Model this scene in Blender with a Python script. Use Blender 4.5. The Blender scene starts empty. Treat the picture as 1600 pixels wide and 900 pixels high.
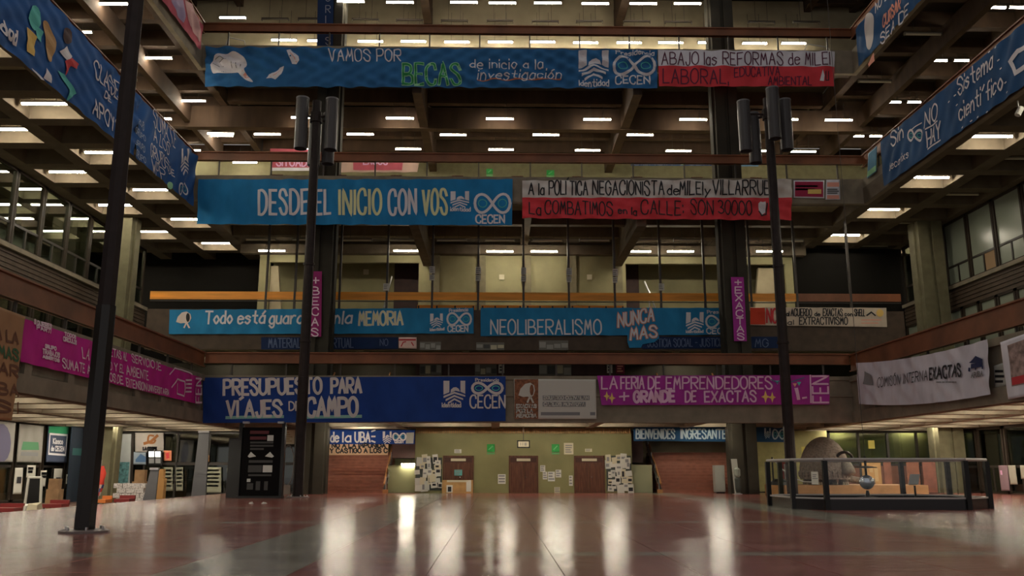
import bpy, bmesh, math, random
from mathutils import Vector
S = bpy.context.scene
COL = S.collection
random.seed(7)
# ------------------------------------------------------------------ camera
FPX = 1358.0
PITCH = math.atan(285 / FPX)
YAW = math.atan(26 / FPX * math.cos(PITCH))
EYE = Vector((0, 0, 1.4))
cam = bpy.data.objects.new('camera', bpy.data.cameras.new('camera'))
COL.objects.link(cam)
cam.location = EYE
cam.rotation_euler = (math.pi / 2 + PITCH, 0, -YAW)
cam.data.sensor_width = 36
cam.data.lens = FPX / 1600 * 36
cam.data.clip_end = 300
S.camera = cam
# ------------------------------------------------------------------ world: faint even light of the rest of the hall
W = bpy.data.worlds.new('hall_ambient'); S.world = W; W.use_nodes = True
W.node_tree.nodes['Background'].inputs[0].default_value = (1.0, 0.955, 0.91, 1)
W.node_tree.nodes['Background'].inputs[1].default_value = 0.18
S.view_settings.view_transform = 'Standard'; S.view_settings.look = 'None'
S.view_settings.gamma = 1; S.view_settings.use_curve_mapping = False
S.view_settings.exposure = 0.85
TUBE = 58.0            # emission of the fluorescent tubes
S.cycles.use_denoising = True
S.cycles.max_bounces = 6
S.cycles.diffuse_bounces = 3
S.cycles.sample_clamp_indirect = 4

# ------------------------------------------------------------------ measuring: photo pixel -> point on a plane of the hall
_cy, _sy, _cp, _sp = math.cos(YAW), math.sin(YAW), math.cos(PITCH), math.sin(PITCH)
FW = Vector((_sy * _cp, _cy * _cp, _sp)); RT = Vector((_cy, -_sy, 0)); UP = RT.cross(FW)
def ray(x, y): return FW + RT * ((x - 800) / FPX) - UP * ((y - 450) / FPX)
def atY(x, y, Y):
    d = ray(x, y); return EYE + d * (Y / d.y)
def atX(x, y, X):
    d = ray(x, y); return EYE + d * (X / d.x)
def atZ(x, y, Z):
    d = ray(x, y); return EYE + d * ((Z - EYE.z) / d.z)

# ------------------------------------------------------------------ materials
MATS = {}
def mat(name, col, rough=0.75, metal=0.0, noise=0.0, scale=2.0, bump=0.0, emit=0.0, spec=0.4, stretch=None):
    if name in MATS: return MATS[name]
    m = bpy.data.materials.new(name); m.use_nodes = True; MATS[name] = m
    nt = m.node_tree; b = nt.nodes['Principled BSDF']
    c = (*col, 1)
    b.inputs['Base Color'].default_value = c
    b.inputs['Roughness'].default_value = rough
    b.inputs['Metallic'].default_value = metal
    b.inputs['Specular IOR Level'].default_value = spec
    if emit:
        b.inputs['Emission Color'].default_value = c; b.inputs['Emission Strength'].default_value = emit
    if noise or bump:
        g = nt.nodes.new('ShaderNodeNewGeometry')
        n = nt.nodes.new('ShaderNodeTexNoise'); n.inputs['Scale'].default_value = scale
        n.inputs['Detail'].default_value = 6
        vec = g.outputs['Position']
        if stretch:
            mp = nt.nodes.new('ShaderNodeMapping'); mp.inputs['Scale'].default_value = stretch
            nt.links.new(vec, mp.inputs[0]); vec = mp.outputs[0]
        nt.links.new(vec, n.inputs['Vector'])
        if noise:
            r = nt.nodes.new('ShaderNodeValToRGB')
            r.color_ramp.elements[0].position = .3; r.color_ramp.elements[1].position = .7
            r.color_ramp.elements[0].color = (*[max(0, v * (1 - noise)) for v in col], 1)
            r.color_ramp.elements[1].color = (*[min(1, v * (1 + noise)) for v in col], 1)
            nt.links.new(n.outputs[0], r.inputs[0]); nt.links.new(r.outputs[0], b.inputs['Base Color'])
        if bump:
            bp = nt.nodes.new('ShaderNodeBump'); bp.inputs['Strength'].default_value = bump
            bp.inputs['Distance'].default_value = 0.05
            nt.links.new(n.outputs[0], bp.inputs['Height']); nt.links.new(bp.outputs[0], b.inputs['Normal'])
    return m
OLIVE = mat('olive_concrete', (0.036, 0.031, 0.021), .85, noise=.22, scale=.9)  # shade on the far columns is put into this dark olive
GREY = mat('grey_brown_concrete', (0.225, 0.19, 0.14), .85, noise=.2, scale=1.2)
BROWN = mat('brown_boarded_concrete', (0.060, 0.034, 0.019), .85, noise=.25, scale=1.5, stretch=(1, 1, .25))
DECK = mat('shaded_brown_deck', (0.026, 0.017, 0.011), .9, noise=.2, scale=1)  # shade of the unlit upper coffers painted in as a darker brown
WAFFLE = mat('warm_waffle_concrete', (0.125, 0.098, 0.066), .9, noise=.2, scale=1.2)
COFFER = mat('lit_coffer_concrete', (0.40, 0.36, 0.25), .9, noise=.15, scale=1.5)  # same concrete as the ribs, paler to carry the tube light
CREAM = mat('cream_wall_paint', (0.40, 0.34, 0.22), .8, noise=.12, scale=.8)
GREENW = mat('olive_green_wall_paint', (0.205, 0.195, 0.085), .6, noise=.12, scale=.6)
RAILM = mat('brown_painted_steel', (0.20, 0.07, 0.028), .5, noise=.3, scale=.7)
ORANGE = mat('orange_varnished_board', (0.80, 0.31, 0.035), .5, noise=.25, scale=1.0, stretch=(.3, 1, 3))
POSTM = mat('dark_brown_steel', (0.055, 0.045, 0.038), .5)
POLEM = mat('dark_plum_steel', (0.026, 0.018, 0.017), .5, noise=.2, scale=3, spec=.2)
BLACK = mat('black_paint', (0.006, 0.006, 0.006), .35)
DARKF = mat('dark_window_frame', (0.026, 0.020, 0.016), .5)
WFRAME = mat('brown_window_frame', (0.034, 0.024, 0.017), .6, spec=.2)
WOOD = mat('dark_door_wood', (0.095, 0.035, 0.018), .45, noise=.35, scale=5, stretch=(3, 3, .3))
PLYW = mat('pale_plywood', (0.42, 0.24, 0.09), .6, noise=.2, scale=2)
SIDING = mat('brown_siding', (0.075, 0.050, 0.034), .7, noise=.2, scale=2)
PANEL = mat('dark_red_brown_panelling', (0.050, 0.020, 0.016), .6, noise=.25, scale=2)
STEPM = mat('terracotta_stair_tile', (0.26, 0.095, 0.060), .5, noise=.2, scale=3)
STEEL = mat('brushed_steel', (0.55, 0.55, 0.55), .28, metal=1)
WHITEP = mat('white_paper', (0.56, 0.55, 0.50), .8)
PAPER2 = mat('cream_paper', (0.54, 0.49, 0.35), .8)
INK = mat('black_ink', (0.02, 0.02, 0.025), .7)
GREYINK = mat('grey_ink', (0.22, 0.22, 0.23), .7)
TUBEM = mat('fluorescent_tube_glow', (1.0, 0.90, 0.71), .5, emit=TUBE)
UNLIT = mat('unlit_tube', (0.50, 0.46, 0.36), .5)
HOUSING = mat('lamp_housing', (0.16, 0.14, 0.11), .6)
DARKHOUSE = mat('dark_lamp_housing', (0.05, 0.035, 0.025), .6)
GREENS = mat('green_sign', (0.02, 0.30, 0.05), .5)
def glass(name, tint, gl):
    m = bpy.data.materials.new(name); m.use_nodes = True; nt = m.node_tree; nt.nodes.clear()
    o = nt.nodes.new('ShaderNodeOutputMaterial'); mx = nt.nodes.new('ShaderNodeMixShader')
    t = nt.nodes.new('ShaderNodeBsdfTransparent'); t.inputs[0].default_value = (*tint, 1)
    g = nt.nodes.new('ShaderNodeBsdfGlossy'); g.inputs['Roughness'].default_value = .03
    mx.inputs[0].default_value = gl
    nt.links.new(t.outputs[0], mx.inputs[1]); nt.links.new(g.outputs[0], mx.inputs[2]); nt.links.new(mx.outputs[0], o.inputs[0])
    return m
GLASS = glass('window_glass', (.62, .68, .62), .13)
CLEAR = glass('clear_glass', (.96, .97, .97), .02)

def floor_material():
    m = bpy.data.materials.new('red_terrazzo_with_grey_bands'); m.use_nodes = True
    nt = m.node_tree; L = nt.links.new; b = nt.nodes['Principled BSDF']
    g = nt.nodes.new('ShaderNodeNewGeometry'); sx = nt.nodes.new('ShaderNodeSeparateXYZ'); L(g.outputs['Position'], sx.inputs[0])
    def band(sock, c, hw):
        a = nt.nodes.new('ShaderNodeMath'); a.operation = 'SUBTRACT'; L(sock, a.inputs[0]); a.inputs[1].default_value = c
        d = nt.nodes.new('ShaderNodeMath'); d.operation = 'ABSOLUTE'; L(a.outputs[0], d.inputs[0])
        e = nt.nodes.new('ShaderNodeMath'); e.operation = 'LESS_THAN'; L(d.outputs[0], e.inputs[0]); e.inputs[1].default_value = hw
        return e.outputs[0]
    socks = [band(sx.outputs[0], -3.77, .95), band(sx.outputs[0], 10.4, .95), band(sx.outputs[1], 15.45, .33),
             band(sx.outputs[1], 24.8, .33), band(sx.outputs[1], 34.2, .33), band(sx.outputs[1], 43.6, .33)]
    s = socks[0]
    for k in socks[1:]:
        a = nt.nodes.new('ShaderNodeMath'); a.operation = 'MAXIMUM'; L(s, a.inputs[0]); L(k, a.inputs[1]); s = a.outputs[0]
    n = nt.nodes.new('ShaderNodeTexNoise'); n.inputs['Scale'].default_value = 1.1; n.inputs['Detail'].default_value = 8
    L(g.outputs['Position'], n.inputs['Vector'])
    n2 = nt.nodes.new('ShaderNodeTexNoise'); n2.inputs['Scale'].default_value = 60; L(g.outputs['Position'], n2.inputs['Vector'])
    def ramp(c0, c1, src):
        r = nt.nodes.new('ShaderNodeValToRGB'); r.color_ramp.elements[0].position = .35; r.color_ramp.elements[1].position = .68
        r.color_ramp.elements[0].color = (*c0, 1); r.color_ramp.elements[1].color = (*c1, 1); L(src, r.inputs[0]); return r.outputs[0]
    red = ramp((.225, .070, .055), (.31, .110, .088), n.outputs[0])
    gry = ramp((.23, .215, .17), (.31, .29, .235), n.outputs[0])
    mx = nt.nodes.new('ShaderNodeMix'); mx.data_type = 'RGBA'; L(s, mx.inputs[0]); L(red, mx.inputs[6]); L(gry, mx.inputs[7])
    L(mx.outputs[2], b.inputs['Base Color'])
    mr = nt.nodes.new('ShaderNodeMapRange'); mr.inputs['To Min'].default_value = .13; mr.inputs['To Max'].default_value = .25
    L(n.outputs[0], mr.inputs[0]); L(mr.outputs[0], b.inputs['Roughness'])
    b.inputs['Specular IOR Level'].default_value = .55
    mp = nt.nodes.new('ShaderNodeMapping'); mp.inputs['Scale'].default_value = (.35, 1.6, 1); L(g.outputs['Position'], mp.inputs[0])
    n3 = nt.nodes.new('ShaderNodeTexNoise'); n3.inputs['Scale'].default_value = 1.4; n3.inputs['Detail'].default_value = 4; L(mp.outputs[0], n3.inputs['Vector'])
    bp = nt.nodes.new('ShaderNodeBump'); bp.inputs['Strength'].default_value = .35; bp.inputs['Distance'].default_value = .02
    L(n3.outputs[0], bp.inputs['Height']); L(bp.outputs[0], b.inputs['Normal'])
    return m
FLOORM = floor_material()
GROUT = mat('dark_grout', (.03, .02, .018), .8)

# ------------------------------------------------------------------ building blocks
def setp(o, label=None, cat=None, group=None, kind=None):
    if label: o['label'] = label
    if cat: o['category'] = cat
    if group: o['group'] = group
    if kind: o['kind'] = kind
    return o
UNIT = {}
def unit_box(m):
    if m.name not in UNIT:
        me = bpy.data.meshes.new('block_' + m.name)
        me.from_pydata([(x, y, z) for x in (-.5, .5) for y in (-.5, .5) for z in (-.5, .5)], [],
                       [(0, 1, 3, 2), (4, 6, 7, 5), (0, 4, 5, 1), (2, 3, 7, 6), (0, 2, 6, 4), (1, 5, 7, 3)])
        me.materials.append(m); UNIT[m.name] = me
    return UNIT[m.name]
def place(o, parent):
    COL.objects.link(o)
    if parent is not None:
        o.parent = parent
        q = parent; off = Vector()
        while q is not None:
            off += q.location; q = q.parent
        o.location = o.location - off
    return o
def block(name, x0, x1, y0, y1, z0, z1, m, parent=None, **k):
    o = bpy.data.objects.new(name, unit_box(m))
    o.location = ((x0 + x1) / 2, (y0 + y1) / 2, (z0 + z1) / 2)
    o.scale = (abs(x1 - x0), abs(y1 - y0), abs(z1 - z0))
    place(o, parent); setp(o, **k); return o
def empty(name, loc, label, cat, group=None):
    o = bpy.data.objects.new(name, None); o.location = loc; COL.objects.link(o); o.empty_display_size = .2
    return setp(o, label, cat, group)
class MB:
    def __init__(s): s.v = []; s.f = []; s.mi = []; s.sm = False
    def add(s, vs, fs, mi=0):
        k = len(s.v); s.v += [tuple(p) for p in vs]; s.f += [tuple(i + k for i in f) for f in fs]; s.mi += [mi] * len(fs); return s
    def box(s, x0, x1, y0, y1, z0, z1, mi=0):
        return s.add([(x, y, z) for x in (x0, x1) for y in (y0, y1) for z in (z0, z1)],
                     [(0, 1, 3, 2), (4, 6, 7, 5), (0, 4, 5, 1), (2, 3, 7, 6), (0, 2, 6, 4), (1, 5, 7, 3)], mi)
    def lathe(s, cx, cy, prof, n=16, mi=0, cap=True, axis='z'):
        vs = []
        for r, z in prof:
            for i in range(n):
                a = 2 * math.pi * i / n
                if axis == 'z': vs.append((cx + r * math.cos(a), cy + r * math.sin(a), z))
        fs = [(j * n + i, j * n + (i + 1) % n, (j + 1) * n + (i + 1) % n, (j + 1) * n + i) for j in range(len(prof) - 1) for i in range(n)]
        if cap: fs += [tuple(range(n - 1, -1, -1)), tuple(range((len(prof) - 1) * n, len(prof) * n))]
        return s.add(vs, fs, mi)
    def tube(s, pts, r, n=8, mi=0):
        pts = [Vector(p) for p in pts]; vs = []; m = len(pts)
        for i, p in enumerate(pts):
            t = (pts[min(i + 1, m - 1)] - pts[max(i - 1, 0)]).normalized()
            a = t.cross(Vector((0, 0, 1)))
            if a.length < .01: a = Vector((1, 0, 0))
            a.normalize(); b = t.cross(a)
            vs += [p + (a * math.cos(2 * math.pi * k / n) + b * math.sin(2 * math.pi * k / n)) * r for k in range(n)]
        fs = [(j * n + i, j * n + (i + 1) % n, (j + 1) * n + (i + 1) % n, (j + 1) * n + i) for j in range(m - 1) for i in range(n)]
        fs += [tuple(range(n - 1, -1, -1)), tuple(range((m - 1) * n, m * n))]
        return s.add(vs, fs, mi)
    def build(s, name, mats, parent=None, loc=None, smooth=False, **k):
        if not isinstance(mats, (list, tuple)): mats = [mats]
        me = bpy.data.meshes.new(name)
        off = Vector(loc) if loc is not None else Vector()
        if parent is not None:
            off = Vector(); q = parent
            while q is not None: off += q.location; q = q.parent
        me.from_pydata([(a - off.x, b - off.y, c - off.z) for a, b, c in s.v], [], s.f)
        for m in mats: me.materials.append(m)
        if len(mats) > 1: me.polygons.foreach_set('material_index', s.mi)
        if smooth: me.polygons.foreach_set('use_smooth', [True] * len(s.f))
        me.update()
        o = bpy.data.objects.new(name, me); COL.objects.link(o)
        if parent is not None: o.parent = parent
        elif loc is not None: o.location = off
        return setp(o, **k)
def copy_tree(o, loc=None, parent=None, label=None):
    c = o.copy(); COL.objects.link(c)
    if parent is not None: c.parent = parent
    if loc is not None: c.location = loc
    if label: c['label'] = label
    for ch in list(o.children): copy_tree(ch, parent=c)
    return c
def struct(o): o['kind'] = 'structure'; return o
# ================================================================== STRUCTURE
XL1, XR1, YF1 = -16.7, 20.6, 50.0        # edges of the low first gallery
XL3, XR3, YF3 = -19.1, 23.4, 52.5        # edges of the third and fourth galleries
XL2, XR2, YF2 = -22.8, 27.1, 56.4        # second gallery, set back
XWL, XWR = -26.9, 30.9                   # side window walls
YN = 14.0                                # where the modelled side galleries stop, behind the frame edge
# ---- floor: base and separate terrazzo slabs
base = struct(MB().box(XL1, 38, -6, 70, -.6, -.012).build('floor', GROUT))
SX, SY0, SLEN = 1.89, 8.0, 4.86
def slab(x0, x1, y0, y1):
    g = .006
    block('floor_slab', x0 + g, x1 - g, y0 + g, y1 - g, -.012, 0, FLOORM, base)
xs = [XL1] + [-4.72 + SX * k for k in range(-6, 20)]
for i in range(len(xs) - 1):
    slab(xs[i], xs[i + 1], -6, SY0)
    for j in range(10): slab(xs[i], xs[i + 1], SY0 + SLEN * j, SY0 + SLEN * (j + 1))
struct(MB().box(-36, XL1, -6, 70, -.8, -.5).build('floor', mat('sunken_floor_tile', (.11, .06, .045), .35, noise=.2)))
struct(MB().box(XL1 - .02, XL1, -6, 70, -.5, 0).build('trim_1', GREY))

# ---- columns (tall, grooved, floor to roof)
def column(x, y, w, d, z0, z1, m=OLIVE):
    b = MB(); g = .12
    b.box(x - w / 2, x - g, y, y + d, z0, z1); b.box(x + g, x + w / 2, y, y + d, z0, z1); b.box(x - g, x + g, y + .14, y + d, z0, z1)
    for sx in (-1, 1): b.box(x + sx * (w / 2 - .02), x + sx * (w / 2 + .12), y + .45, y + d - .1, z0, z1)
    return b
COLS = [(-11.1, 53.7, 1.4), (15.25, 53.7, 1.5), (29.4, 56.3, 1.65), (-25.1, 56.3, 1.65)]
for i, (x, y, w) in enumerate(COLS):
    struct(column(x, y, w, 1.3, -.5 if x < -16 else 0, 18.0 if i > 1 else 40).build('wall_column_%d' % (i + 1), [OLIVE, OLIVE, mat('olive_lit_column', (.135, .122, .07), .8, noise=.15), mat('olive_lit_column', ())][i]))  # far columns in shaded olive, side columns in a lit copy of it

# ---- waffle ceilings
def waffle(x0, x1, y0, y1, zb, depth, xs, ys, w=.75, rib=WAFFLE, deck=COFFER):
    d = struct(MB().box(x0 + .06, x1 - .06, y0 + .06, y1 - .06, zb + depth, zb + depth + .35).build('ceiling', deck))
    for x in xs: block('ceiling_rib', x - w / 2, x + w / 2, y0 + .06, y1 - .06, zb, zb + depth, rib, d)
    for y in ys: block('ceiling_rib', x0 + .06, x1 - .06, y - w / 2, y + w / 2, zb + .004, zb + depth, rib, d)
    return d
YR = [37.0 + 3.2 * j for j in range(-7, 11)]
GX = 3.5
LX = [XL3 - .38 - GX * k for k in range(5)]
RX = [XR3 + .38 + GX * k for k in range(5)]
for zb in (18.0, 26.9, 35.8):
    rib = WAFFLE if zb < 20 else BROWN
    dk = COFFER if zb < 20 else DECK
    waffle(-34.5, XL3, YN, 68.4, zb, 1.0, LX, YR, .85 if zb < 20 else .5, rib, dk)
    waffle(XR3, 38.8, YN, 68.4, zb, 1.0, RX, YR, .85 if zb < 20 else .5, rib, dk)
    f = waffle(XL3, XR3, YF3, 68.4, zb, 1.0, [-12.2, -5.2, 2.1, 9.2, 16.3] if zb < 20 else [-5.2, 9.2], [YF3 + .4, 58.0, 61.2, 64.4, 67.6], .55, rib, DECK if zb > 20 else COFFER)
    for x in (-5.2, 9.2):                                                   # deep main beams of the far gallery
        block('main_beam', x - .3, x + .3, YF3 + .3, 68, zb - 1.5, zb, rib, f)
    if 20 < zb < 30: block('main_beam', XL3 - 3, XR3 + 3, 58.5, 59.1, zb - 1.6, zb, rib, f)
    if 20 < zb < 30:
        for x in (XL3 - 2.9, XR3 + 2.9): block('main_beam', x - .2, x + .2, YN, 66, zb - 1.25, zb, rib, f)
    if zb < 20: block('main_beam', XL3, XR3, 63.3, 63.9, zb - .7, zb, rib, f)
# low ceiling under the first gallery
YR1 = [20.0 + 3.2 * j for j in range(0, 15)]
waffle(-34.5, XL1, YN, 66, 4.06, .7, [XL1 - .3, XL1 - 5.2, XL1 - 10.2], YR1, .6, GREY, COFFER)
waffle(XR1, 38.8, YN, 66, 4.06, .7, [XR1 + .3, XR1 + 5.2, XR1 + 10.2], YR1, .6, GREY, COFFER)
waffle(XL1, XR1, YF1, 64, 4.06, .7, [-12, -6, 0, 6, 12, 18], [YF1 + .3, 54.8, 58, 62], .5, GREY, COFFER)
# slab of the second gallery
waffle(XL2, XR2, YF2, 66, 9.1, .8, [-16, -9, -2, 5, 12, 19], [YF2 + .3, 60, 63.5], .5, GREY, GREY)

# ---- parapets
def parapet(name, x0, x1, y0, y1, z0, z1, m=GREY):
    return struct(MB().box(x0, x1, y0, y1, z0, z1).build(name, m))
p = parapet('wall_parapet_far_1', XL1, XR1, YF1, YF1 + .25, 4.06, 6.66)
for z0, z1 in ((4.06, 4.45), (5.55, 5.68), (6.5, 6.72)):
    block('parapet_band', XL1, XR1, YF1 - .07, YF1 + .002, z0, z1, GREY, p)
for s, X, nm in ((-1, XL1, 'left'), (1, XR1, 'right')):
    p = parapet('wall_parapet_%s_1' % nm, X if s > 0 else X - .25, X + .25 if s > 0 else X, YN, YF1 + .25, 4.06, 6.66)
    a, b = (X - .14, X + .002) if s > 0 else (X - .002, X + .14)
    block('parapet_band', a, b, YN, YF1, 4.06, 4.72, GREY, p); block('parapet_band', a, b, YN, YF1, 6.4, 6.72, GREY, p)
    y = 21.2
    while y < YF1: block('parapet_rib', a, b, y, y + .5, 4.72, 6.4, GREY, p); y += 3.2
parapet('wall_parapet_far_2', XL2, XR2, YF2, YF2 + .25, 9.1, 11.75, SIDING)
for n, zb in ((3, 18.0), (4, 26.9), (5, 35.8)):
    parapet('wall_parapet_far_%d' % n, XL3 - .3, XR3 + .3, YF3, YF3 + .3, zb - .02, zb + 1.62, GREY)
    parapet('wall_parapet_left_%d' % n, XL3 - .3, XL3, YN, YF3, zb - .02, zb + 1.62, GREY)
    parapet('wall_parapet_right_%d' % n, XR3, XR3 + .3, YN, YF3, zb - .02, zb + 1.62, GREY)

# ---- railings: brown steel beams on thin posts
def ibeam(b, p0, p1, z0, z1, t=.14, fl=.09):
    (x0, y0), (x1, y1) = p0, p1
    if abs(x1 - x0) > abs(y1 - y0):
        b.box(x0, x1, y0 - t / 2, y0 + t / 2, z0, z1)
        for z in (z0, z1 - .07): b.box(x0, x1, y0 - t / 2 - fl, y0 + t / 2 + fl, z, z + .07)
    else:
        b.box(x0 - t / 2, x0 + t / 2, y0, y1, z0, z1)
        for z in (z0, z1 - .07): b.box(x0 - t / 2 - fl, x0 + t / 2 + fl, y0, y1, z, z + .07)
    return b
def railing(label, p0, p1, z0, z1, zfoot, n, off=0, postz=None):
    t = empty('gallery_railing', (p0[0], p0[1], zfoot), label, 'railing')
    ibeam(MB(), p0, p1, z0, z1).build('rail_beam', RAILM, t)
    for i in range(n):
        k = (i + .5) / n
        x, y = p0[0] + (p1[0] - p0[0]) * k, p0[1] + (p1[1] - p0[1]) * k
        block('post', x - .045, x + .045, y - .045, y + .045, zfoot, postz or z1 + .03, POSTM, t)
    return t
railing('long brown steel railing beam above the far first-floor parapet', (XL1, YF1 + .1), (XR1, YF1 + .1), 7.42, 8.06, 6.66, 12)
railing('brown steel railing beam above the pink banner on the left', (XL1 - .1, YN), (XL1 - .1, YF1), 7.2, 8.06, 6.66, 10)
railing('brown steel railing beam above the white banner on the right', (XR1 + .1, YN), (XR1 + .1, YF1), 7.0, 8.0, 6.66, 10)
for zb, w in ((18.0, 'third'), (26.9, 'fourth')):
    railing('brown railing beam along the far %s gallery' % w, (XL3 - .1, YF3 + .12), (XR3 + .1, YF3 + .12), zb + 2.62, zb + 3.2, zb + 1.62, 13)
    railing('brown railing beam along the left %s gallery edge' % w, (XL3 - .15, YN), (XL3 - .15, YF3), zb + 2.4, zb + 3.2, zb + 1.62, 9)
    railing('brown railing beam along the right %s gallery edge' % w, (XR3 + .15, YN), (XR3 + .15, YF3), zb + 2.4, zb + 3.2, zb + 1.62, 9)
# second gallery: orange boards between posts that hang from the ceiling above
t = empty('gallery_railing', (XL2, YF2, 11.75), 'orange board railing of the far second gallery between tall thin posts', 'railing')
px2 = [415, 460, 530, 604, 675, 747, 818, 889, 961, 1033, 1102, 1174, 1246, 1330]
PX2 = [atY(x, 470, YF2 + .1).x for x in px2]
xsb = [XL2] + PX2 + [XR2]
for i in range(len(xsb) - 1):
    block('rail_board', xsb[i] + .05, xsb[i + 1] - .05, YF2 + .08, YF2 + .16, 12.42, 12.95, ORANGE if xsb[i] < 20 else RAILM, t)
    block('lower_rail', xsb[i] + .05, xsb[i + 1] - .05, YF2 + .1, YF2 + .14, 12.3, 12.36, DARKF, t)
for x in PX2:
    block('post', x - .07, x + .07, YF2 + .05, YF2 + .2, 11.75, 18.0, POSTM, t)
# brown wooden bench backs behind the second gallery railing
for a, b, w in ((652, 742, 'below the left of the four sign posts'), (752, 815, 'in the middle behind the second gallery'), (822, 885, 'right of the middle behind the second gallery'), (892, 975, 'beside the dark stair opening on the right')):
    x0, x1 = atY(a, 470, 60).x, atY(b, 470, 60).x
    e = empty('wooden_bench', ((x0 + x1) / 2, 60.3, 10.25), 'orange varnished bench back ' + w, 'bench')
    block('backrest', x0, x1, 60, 60.08, 11.9, 12.75, ORANGE, e); block('seat', x0, x1, 60.05, 60.6, 11.5, 11.6, ORANGE, e)
    n = 4
    for i in range(n): 
        x = x0 + .1 + (x1 - x0 - .2) * i / (n - 1); block('leg', x - .05, x + .05, 59.94, 60.02, 10.25, 12.7, DARKF, e)

# ---- far walls
def wl(name, x0, x1, y, z0, z1, m, t=.3): return struct(MB().box(x0, x1, y, y + t, z0, z1).build(name, m))
def wpx(name, a, b, yref, Y, z0, z1, m): return wl(name, atY(a, yref, Y).x, atY(b, yref, Y).x, Y, z0, z1, m)
YG = 56.5
gx = lambda px: atY(px, 740, YG).x
gw = wl('wall_far_ground', gx(648), gx(988), YG, 0, 4.76, GREENW)
wl('wall_far_behind', -34, 38, 66, -.5, 9.1, OLIVE)
wl('wall_stair_back', gx(508), gx(648), 62.5, 0, 4.76, GREENW); wl('wall_stair_back', gx(988), gx(1190), 62.5, 0, 4.76, CREAM)
block('low_wall', gx(604), gx(648), 57.2, 57.4, 0, 1.72, mat('green_wall_tile', (.25, .25, .13), .4), gw)
block('stair_soffit', gx(606), gx(648), 58.5, 62.4, 2.2, 4.0, PANEL, gw)
block('low_wall', gx(990), gx(1022), 57.2, 57.4, 0, 1.75, mat('pale_green_wall', (.33, .33, .20), .6), gw)
block('stair_soffit', gx(990), gx(1014), 58.5, 62.4, 1.9, 4.0, PANEL, gw)
# slatted timber strip at the head of the ground-floor wall
x = gx(649); b = MB()
while x < gx(985): b.box(x, x + .09, YG - .12, YG, 3.72, 4.05); x += .13
b.build('timber_slats', mat('amber_timber', (.32, .19, .07), .6, noise=.3, scale=3), gw, kind='stuff')
# first gallery back wall
wpx('wall_far_first', 650, 975, 560, 61, 4.76, 9.1, PANEL)
wl('wall_far_first_side', -27, gx(650), 64, 4.76, 9.1, OLIVE); wl('wall_far_first_side', gx(975), 31, 64, 4.76, 9.1, OLIVE)
# second gallery back wall with two stair openings
M2 = mat('khaki_wall_paint', (.27, .245, .13), .75, noise=.15, scale=.7)
g2 = lambda px: atY(px, 440, 64).x
wl('wall_far_second', g2(654), g2(978), 64, 9.9, 18, M2); wl('wall_far_second', g2(404), g2(420), 64, 9.9, 18, M2)
wl('wall_far_second', g2(1228), g2(1240), 64, 9.9, 18, M2); wl('wall_far_second', g2(1240), 31, 64, 9.9, 18, mat('unlit_dark_wall', (.009, .008, .007), .9, spec=.1))  # near-black colour stands in for the darkness of the unlit bay
for a, b in ((420, 654), (978, 1228)): wl('wall_far_second_lintel', g2(a), g2(b), 64, 16.75, 18, M2)
wl('wall_far_second_recess', g2(404), g2(606), 68, 9.9, 18, M2); wl('wall_far_second_recess', g2(606), g2(654), 68, 9.9, 18, PANEL)
wl('wall_far_second_recess', g2(978), g2(1012), 68, 9.9, 18, PANEL); wl('wall_far_second_recess', g2(1012), g2(1240), 68, 9.9, 18, M2)
# pilasters between the bays of the second gallery wall
for px in (675, 747, 818, 889, 961):
    x = atY(px + 6, 440, 63.8).x; block('pilaster', x - .28, x + .28, 63.75, 64.02, 9.9, 17.4, mat('khaki_pilaster', (.19, .165, .10), .8, noise=.15), gw)
wl('wall_far_second_rear', -34.5, 38.8, 68.35, 9.1, 19, mat('unlit_dark_wall', ()))  # same near-black, painting the unlit depth behind the openings
wl('wall_far_third', -34, 38, 68, 19, 27, mat('dull_khaki_paint', (.15, .135, .07), .8, noise=.15))
wl('wall_far_fourth', -34, 38, 60.5, 27.9, 36.7, CREAM)
# the flared side walls of the stairs on the second gallery
def flare(px_a, px_b, px_t):
    x0, x1, xt = g2(px_a), g2(px_b), g2(px_t)
    b = MB(); b.add([(x0, 64.6, 10), (x1, 64.6, 10), (xt, 64.6, 16.6), (x0, 64.6, 16.6), (x0, 65, 10), (x1, 65, 10), (xt, 65, 16.6), (x0, 65, 16.6)],
                    [(0, 1, 2, 3), (5, 4, 7, 6), (1, 5, 6, 2), (3, 2, 6, 7)]); return b
struct(flare(412, 446, 430).build('wall_stair_flare_left', CREAM)); struct(flare(1228, 1172, 1190).build('wall_stair_flare_right', CREAM))
# ---- side walls: bands and siding, windows follow
for s, X, nm in ((-1, XWL, 'left'), (1, XWR, 'right')):
    a, b = (X - .3, X) if s < 0 else (X, X + .3)
    w = struct(MB().box(a, b, YN, 66, 12.0, 13.55).build('wall_%s_band' % nm, SIDING))
    e, f = (X - .02, X + .22) if s < 0 else (X - .22, X + .02)
    block('sill', e, f, YN, 66, 13.35, 13.6, GREY, w)
    e, f = (X, X + .06) if s < 0 else (X - .06, X)
    for k in range(5): block('siding_board', e, f, YN, 66, 12.02 + .27 * k, 12.23 + .27 * k, SIDING, w)
    struct(MB().box(a, b, YN, 66, 4.76, 8.4).build('wall_%s_first' % nm, OLIVE))
    struct(MB().box(a, b, YN, 66, -.5, .2).build('wall_%s_ground' % nm, DARKF))
    X2 = X + s * 7.5
    struct(MB().box(X2 - .15, X2 + .15, YN, 68, -.5, 36).build('wall_%s_outer' % nm, mat('outer_wall_plaster', (.17, .17, .14), .8, noise=.15)))
    struct(MB().box(min(X, X2), max(X, X2), YN, 66, 12.0, 12.3).build('floor_%s_second' % nm, GREY))
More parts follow.
